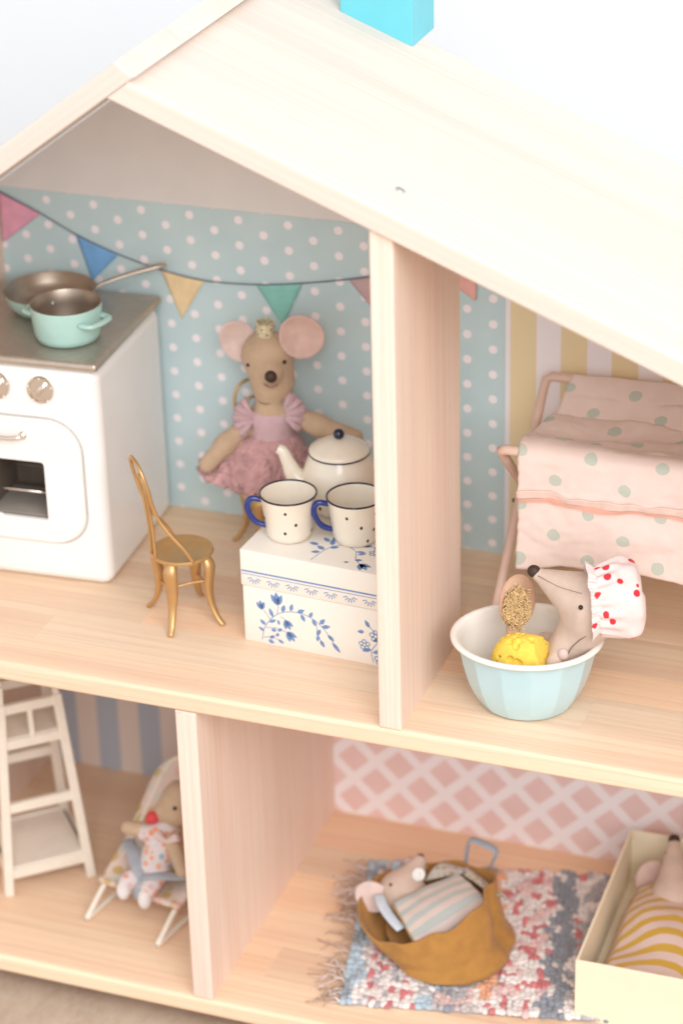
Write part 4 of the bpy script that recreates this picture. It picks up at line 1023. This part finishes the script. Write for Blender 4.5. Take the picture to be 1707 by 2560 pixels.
fs = [sd_ell(L(hh), (1.1, 1.15, 1.4)), sd_cap(L(hh + Vector((-0.3, -0.3, -0.2))), L((-16.75, 8.1, -14.05)), 1.05, 0.45), sd_cap(L((-16.0, 8.3, -14.6)), L((-16.5, 7.6, -16.2)), 0.6, 0.8), sd_cap(L((-16.6, 7.5, -16.2)), L((-16.6, 6.9, -17.2)), 0.85, 0.85),
      sd_cap(L((-16.9, 7.7, -14.95)), L((-18.35, 7.3, -14.75)), 0.45, 0.42), sd_cap(L((-15.6, 7.3, -15.1)), L((-14.7, 6.6, -16.6)), 0.45, 0.4),
      sd_cap(L((-17.0, 6.8, -17.0)), L((-17.9, 5.6, -17.5)), 0.42, 0.38), sd_cap(L((-16.2, 6.7, -17.0)), L((-16.45, 5.6, -17.6)), 0.42, 0.38)]
toy('body', fs, 0.35, (-2.6, -3.0, -1.4), (3.2, 3.2, 6.4), 0.11, M_TAN, m3)
mk('nose', *ball(L((-16.95, 7.75, -14.1)), (0.42, 0.36, 0.52), 14, basis((0.5, -0.3, 0.8))), M_RED, m3)
eye(m3, L((-15.35, 7.5, -12.95)), 0.12)
ear(m3, L((-14.2, 8.9, -12.4)), (0.95, 1.0), (-0.2, -0.95, 0.2), (0.5, 0, 1), M_EARP)
fs2 = [sd_cap(L((-16.2, 8.0, -15.0)), L((-16.55, 7.35, -16.4)), 0.8, 1.0), sd_cap(L((-16.7, 7.6, -15.0)), L((-17.25, 7.35, -14.95)), 0.56, 0.52)]
shirt = toy('shirt', fs2, 0.3, (-2.4, -1.6, 0.0), (2.0, 2.4, 4.2), 0.11, M_FLORAL, m3)
fs3 = [sd_cap(L((-16.65, 7.3, -16.75)), L((-16.65, 7.0, -17.2)), 1.0, 0.95), sd_cap(L((-17.0, 6.8, -17.0)), L((-17.85, 5.75, -17.5)), 0.6, 0.55), sd_cap(L((-16.2, 6.7, -17.0)), L((-16.45, 5.7, -17.6)), 0.6, 0.55)]
toy('trousers', fs3, 0.25, (-2.6, -2.8, -1.6), (2.0, 2.0, 2.8), 0.11, M_FLORAL, m3)
for p in ((-17.95, 5.35, -17.75), (-16.55, 5.2, -18.0)):
    mk('foot', *ball(L(p), (0.42, 0.45, 0.62), 14, basis((0.1, -0.4, -0.8))), M_SOCK, m3)
mk('bow_tie', *tube(cr([L((-16.35, 7.0, -14.6)), L((-15.75, 6.95, -14.95)), L((-15.0, 7.0, -14.5))], 6), [0.3, 0.12, 0.32], 8), M_EARP2, m3)

# ------------------------------------------------------------------ rag rug
ra = rad(12.0)
rg = thing('rag_rug', 'chunky woven rag rug in red, white, grey and orange on lower floor', 'rug', (-3.3, 1.8, -HL), ra)
RL, RW = 15.6, 13.6
v, f = box(0.1, RL, 0.1, RW, 0.01, 0.22, 0.06, 1)
mk('backing', v, f, M_GREYP, rg, smooth=False)
kn = MB(); tints = []; rr = random.Random(11)
base_v, base_f = ball((0, 0, 0), 1.0, 8)
def rug_col(x, y):
    red, wht, grey, dk, blue, orng, pnk = (0.60, 0.14, 0.15), (0.80, 0.74, 0.71), (0.42, 0.41, 0.43), (0.23, 0.26, 0.31), (0.42, 0.55, 0.64), (0.78, 0.38, 0.20), (0.72, 0.50, 0.48)
    q = noise.noise((x * 0.9 + 3, y * 0.75, 0.0)); q2 = noise.noise((x * 1.6, y * 1.3, 5.0))
    x = x + 0.22 * math.sin(y * 1.7) + rr.uniform(-0.12, 0.12)
    if x < 0.9: return blue if q > -0.1 else (0.28, 0.33, 0.38)
    if x < 4.4: return red if q2 > 0.30 else (pnk if q2 > 0.2 else (wht if rr.random() < 0.85 else grey))
    if x < 5.3: return blue if q > 0.0 else (wht if q2 > 0 else grey)
    if x < 7.5: return (dk if q2 > 0.25 else grey) if q > -0.05 else (pnk if rr.random() < 0.4 else (0.52, 0.46, 0.44))
    if x < 8.3: return orng if q > -0.22 else wht
    if x < 11.2: return red if q2 > 0.16 else (wht if q > -0.15 else pnk)
    if x < 12.5: return wht if q2 > 0.42 else dk
    if x < 13.8: return wht if q > 0 else (red if q2 > 0.2 else grey)
    return dk if q > 0 else grey
x = 0.15
while x < RL:
    y = 0.12 + rr.uniform(0, 0.2)
    while y < RW:
        k0 = rr.uniform(0.8, 1.35)
        rx, ry, rz_ = 0.20 * k0, rr.uniform(0.2, 0.36) * k0, rr.uniform(0.10, 0.24)
        a = rr.uniform(-1.1, 1.1); ca, sa = math.cos(a), math.sin(a); jx = rr.uniform(-0.08, 0.08)
        c = rug_col(x, y); k = rr.uniform(0.88, 1.12)
        kn.add(([(x + jx + q[0] * rx * ca - q[1] * ry * sa, y + q[0] * rx * sa + q[1] * ry * ca, 0.24 + q[2] * rz_) for q in base_v], base_f))
        tints += [tuple(min(1, z * k) for z in c)] * len(base_v)
        y += rr.uniform(0.26, 0.44)
    x += rr.uniform(0.28, 0.36)
o = kn.build('woven_loops', M_YARN, rg, tints=tints); tag(o, kind='stuff')
fr = MB(); rf = random.Random(4)
ft = []
for k in range(95):
    y = rf.uniform(0, RW); Ls = rf.uniform(0.8, 2.4); a = rf.uniform(-0.9, 0.9)
    p = [Vector((0.1, y, 0.15))]
    dx, dy = -math.cos(a), math.sin(a)
    for q in range(1, 5): p.append(Vector((0.1 + dx * Ls * q / 4 + rf.uniform(-0.15, 0.15), y + dy * Ls * q / 4 + rf.uniform(-0.22, 0.22), max(0.05, 0.15 + rf.uniform(-0.05, 0.3) * (1 if q < 4 else 0.2)))))
    vf = tube(cr(p, 3), rf.choice([0.03, 0.04, 0.055, 0.08]), 5, flat=0.7); fr.add(vf)
    ft += [rf.choice([(0.58, 0.42, 0.30), (0.52, 0.35, 0.24), (0.76, 0.62, 0.57), (0.80, 0.67, 0.63), (0.46, 0.31, 0.21)])] * len(vf[0])
tag(fr.build('fringe', M_YARN, rg, tints=ft), kind='stuff')

# ------------------------------------------------------------------ mustard carry bag with mouse
RZ0 = -HL + 0.42
bag = thing('carry_bag', 'mustard fabric baby carry bag lying on the rag rug', 'carry bag', (-0.2, 9.2, RZ0))
def bagf(u, w):
    a = 2 * math.pi * u; ca, sa = math.cos(a), math.sin(a)
    # height of the opening: low in front on the left, tall flap on the right
    hk = [(-180, 2.2), (-150, 1.9), (-115, 1.85), (-95, 2.25), (-60, 3.2), (-25, 4.1), (0, 4.25), (30, 3.9), (70, 3.0), (110, 2.5), (150, 2.4), (180, 2.15)]
    dg_ = math.degrees(math.atan2(sa, ca))
    for (a0, h0), (a1, h1) in zip(hk, hk[1:]):
        if a0 <= dg_ <= a1:
            t = (dg_ - a0) / (a1 - a0); t = t * t * (3 - 2 * t); h = h0 + (h1 - h0) * t; break
    fold = 0.30 * noise.noise((ca * 1.7, sa * 1.7, w * 1.3 + 2)) * w + 0.12 * noise.noise((ca * 4, sa * 4, w * 3)) - 0.22 * math.exp(-((dg_ + 98 - 30 * w) / 8) ** 2) * w
    fold -= 0.62 * math.exp(-((dg_ - 2) / 11) ** 2) * min(1, w * 3) * (1.2 - 0.5 * w)
    puff = 0.42 * math.exp(-((w - 0.13) / 0.10) ** 2) * (1 if ca > -0.3 else max(0, 1 + (ca + 0.3) * 2)) + 0.25 * math.sin(w * math.pi) * max(0, -ca)
    q = w ** 0.85
    rx, ry = 3.0 + 1.05 * q, 3.35 + 0.55 * q
    cx_, cy_ = 1.75 - 2.0 * q, -1.05 + 0.5 * q
    x = cx_ + (rx + fold + puff) * ca; y = cy_ + (ry + fold + puff) * sa
    return (x, y, 0.06 + h * w + 0.06 * noise.noise((ca * 3, sa * 3, 9)) * w)
v, f, uv = sheet(bagf, 160, 40, 0.14)
mk('outer_wall', v, f, M_MUST, bag)
mk('bottom', *lathe([(0, 0.02), (2.9, 0.02), (3.0, 0.1), (2.9, 0.24), (0, 0.24)], 60, (1.75, -1.05, 0), sy=1.08), M_MUST, bag)
def liner(u, w):
    x = (2 * u - 1) * 3.5; y = (2 * w - 1) * 3.2; r2 = (x / 3.5) ** 2 + (y / 3.2) ** 2
    s = math.sqrt(r2); k = 1 if s < 1 else 1 / s
    return (x * k * 0.86 + 0.6, y * k - 0.8, 0.75 + 0.5 * r2 * (1 if s < 1 else 1) if s < 1 else 1.25)
v, f, uv = sheet(liner, 24, 24, 0.1)
mk('lining', v, f, M_MUST, bag)
def strap(a, b, hgt, w=0.22, name='strap_handle'):
    a, b = Vector(a), Vector(b)
    p = cr([a, a + Vector((0.12, 0, hgt * 0.55)), a + Vector((0.3, 0.02, hgt * 0.95)), (a + b) / 2 + Vector((0.25, 0, hgt * 1.05 + 0.0)), b + Vector((0.5, 0.02, hgt * 0.95)), b + Vector((0.25, 0, hgt * 0.55)), b], 6)
    return mk(name, *tube(p, w, 8, flat=0.28), M_RIBBON, bag)
strap((0.65, 3.9, 1.9), (2.05, 3.9, 1.5), 2.35, 0.32)
mk('red_tab', *ball((1.0, 3.4, 2.3), (0.14, 0.1, 0.16), 8), M_RED, bag)
ou = (-2.6, 10.4, RZ0 + 0.9)
m4 = thing('toy_mouse', 'baby mouse with button dummy and pale blue ribbon in mustard bag', 'toy mouse', ou, 0, 'toy mice')
def L(p): return tuple(Vector(p) - Vector(ou))
z0 = -HL
fs = [sd_ell(L((-2.4, 9.85, z0 + 2.35)), (1.3, 1.35, 1.35)), sd_cap(L((-2.3, 10.0, z0 + 2.55)), L((-1.75, 11.3, z0 + 3.75)), 1.15, 0.42), sd_cap(L((-2.2, 9.8, z0 + 2.2)), L((0.8, 9.0, z0 + 1.9)), 1.0, 1.1)]
toy('body', fs, 0.4, (-2.2, -3.0, -1.4), (5.0, 3.0, 4.2), 0.11, M_BEIGE, m4)
mk('nose', *ball(L((-1.72, 11.45, z0 + 4.0)), (0.24, 0.2, 0.18), 12), M_NOSE, m4)
eye(m4, L((-2.72, 9.05, z0 + 3.42)), 0.10)
bt_ = mk('button_dummy', *xf(lathe([(0, 0.12), (0.10, 0.12), (0.12, 0.08), (0.2, 0.1), (0.36, 0.16), (0.4, 0.1), (0.4, 0), (0, 0)], 24), Matrix.Translation(L((-1.45, 10.25, z0 + 3.62))) @ basis((0.55, -0.62, 0.55)).to_4x4()), M_WHITE, m4)
ear(m4, L((-3.65, 8.5, z0 + 2.75)), (0.85, 1.05), (0.2, -0.75, 0.6), (-0.6, -0.3, 0.5), M_EARP2)
mk('bonnet', *ball(L((-3.15, 11.5, z0 + 2.6)), (0.5, 0.5, 0.8), 14), M_RIBBON, m4)
mk('bonnet', *ball(L((-2.3, 11.9, z0 + 2.9)), (0.8, 0.45, 0.6), 14), M_FLORAL, m4)
mk('ribbon', *tube(cr([L((-3.2, 8.4, z0 + 3.05)), L((-2.8, 7.7, z0 + 3.0)), L((-2.0, 6.9, z0 + 2.8)), L((-1.15, 6.3, z0 + 2.6))], 6), 0.33, 8, flat=0.22), M_RIBLT, m4)
def blf(u, w):
    a, b, c, d = Vector((-2.0, 7.6, 3.15)), Vector((0.8, 10.8, 3.55)), Vector((3.15, 8.75, 3.7)), Vector((0.3, 4.95, 2.55))
    p = a.lerp(b, u).lerp(d.lerp(c, u), w)
    z = p.z + 0.35 * math.sin(u * math.pi) * math.sin(w * math.pi) + 0.08 * noise.noise((p.x, p.y, 2)) - 1.6 * max(0, w - 0.8) * min(1, u * 5)
    return (p.x + 0.2 - 0.2, p.y - 9.2 + 0.0, z)
v, f, uv = sheet(lambda u, w: tuple(Vector(blf(u, w)) + Vector((0, 0, 0.0))), 30, 30, 0.28, lambda u, w: (u * 4, w * 4))
bk = thing('baby_blanket', 'small blue and cream striped blanket tucked over the baby mouse', 'blanket', (0, 9.2, -HL))
bkc = mk('cloth', v, f, M_BBLANK, bk, uvs=uv)
mk('gold_trim', *tube([tuple(Vector(blf(u / 20, 0.0)) + Vector((0, 0, 0.0))) for u in range(21)], 0.17, 8), M_GOLDT, bkc)
mk('gold_trim', *tube([tuple(Vector(blf(1.0, u / 20)) + Vector((0, 0, 0.0))) for u in range(15)], 0.15, 8), M_GOLDT, bkc)
mk('gold_trim', *tube([tuple(Vector(blf(0.0, u / 20)) + Vector((0, 0, 0.0))) for u in range(19)], 0.10, 8), M_GOLDT, bkc)
def flap(u, w):
    a, b, c, d = Vector((0.95, 11.1, 3.6)), Vector((3.45, 9.4, 3.75)), Vector((3.9, 10.4, 3.0)), Vector((1.1, 12.4, 3.0))
    p = a.lerp(b, u).lerp(d.lerp(c, u), w); return (p.x, p.y - 9.2, p.z + 0.3 * math.sin(w * math.pi))
v, f, uv = sheet(flap, 16, 12, 0.12); mk('folded_edge', v, f, M_FLORALG, bkc)
def flap2(u, w):
    a, b, c, d = Vector((-1.2, 10.6, 3.0)), Vector((0.9, 11.2, 3.65)), Vector((1.1, 12.5, 3.0)), Vector((-0.6, 12.2, 3.4))
    p = a.lerp(b, u).lerp(d.lerp(c, u), w); return (p.x, p.y - 9.2, p.z + 0.25 * math.sin(w * math.pi))
v, f, uv = sheet(flap2, 16, 12, 0.12); mk('folded_edge', v, f, M_FLORALG, bkc)

# ------------------------------------------------------------------ cardboard box bed with mouse
mb = thing('box_bed', 'pale yellow open cardboard box used as a bed', 'box', (9.36, 4.83, -HL), rad(1.0))
BW2, BD2, BH2 = 8.6, 13.1, 4.0
th = 0.16
mk('front_wall', *box(0, BW2, 0, th, 0, BH2, 0.03, 1), M_KRAFT, mb, smooth=False)
mk('back_wall', *box(0, BW2, BD2 - th, BD2, 0, BH2, 0.03, 1), M_KRAFT, mb, smooth=False)
mk('side_wall', *box(0, th, th + 0.004, BD2 - th - 0.004, 0, BH2 - 0.01, 0.03, 1), M_KRAFT, mb, smooth=False)
mk('side_wall', *box(BW2 - th, BW2, th + 0.004, BD2 - th - 0.004, 0, BH2 - 0.01, 0.03, 1), M_KRAFT, mb, smooth=False)
mk('bottom', *box(th + 0.004, BW2 - th - 0.004, th + 0.004, BD2 - th - 0.004, 0.45, 0.6), M_KRAFT, mb, smooth=False)
op = (13.0, 13.0, -HL + 0.8)
m5 = thing('toy_mouse', 'mouse asleep in the cardboard box with its snout pointing up', 'toy mouse', op, 0, 'toy mice')
def L(p): return tuple(Vector(p) - Vector(op))
fs = [sd_ell(L((12.9, 13.8, z0 + 2.6)), (1.5, 1.4, 1.3)), sd_cap(L((12.7, 14.2, z0 + 3.0)), L((12.15, 16.2, z0 + 4.6)), 1.15, 0.4), sd_cap(L((13.0, 12.5, z0 + 1.8)), L((13.4, 8.5, z0 + 1.45)), 0.95, 0.6)]
toy('body', fs, 0.4, (-2.4, -6.6, -1.4), (3.2, 4.6, 5.2), 0.12, M_BEIGE, m5)
mk('nose', *ball(L((12.08, 16.45, z0 + 4.82)), (0.36, 0.34, 0.36), 14), M_NOSE, m5)
mk('mouth', *tube(cr([L((11.78, 15.62, z0 + 4.45)), L((12.12, 15.35, z0 + 4.5)), L((12.55, 15.7, z0 + 4.4))], 6), 0.05, 6), M_THREAD, m5)
ear(m5, L((11.35, 15.2, z0 + 2.6)), (1.15, 1.2), (0.1, -0.75, 0.65), (-0.5, 0.3, 0.6), M_EARP)
yb = thing('striped_blanket', 'mustard and cream striped blanket tucked into the cardboard box', 'blanket', (9.4, 5.0, -HL))
def ybf(u, w):
    x = 0.75 + 7.5 * u; y = 0.45 + 8.6 * w + 0.6 * math.sin(u * math.pi) * w
    z = 1.75 + 1.75 * math.sin(min(1, u * 0.9 + 0.1) * math.pi) ** 0.7 * (0.55 + 0.45 * min(1, w * 1.6)) + 0.22 * math.sin(y * 1.1 + u * 5) * (1 - 0.4 * w)
    if u < 0.07: z -= (0.07 - u) * 10
    z += 0.12 * noise.noise((x * 0.7, y * 0.7, 1))
    return (x, y, z)
v, f, uv = sheet(ybf, 50, 60, 0.2, lambda u, w: (u * 8, 8.6 * w - 1.7 * math.sin(min(1, u * 1.1) * math.pi)))
mk('cloth', v, f, M_YBLANK, yb, uvs=uv)
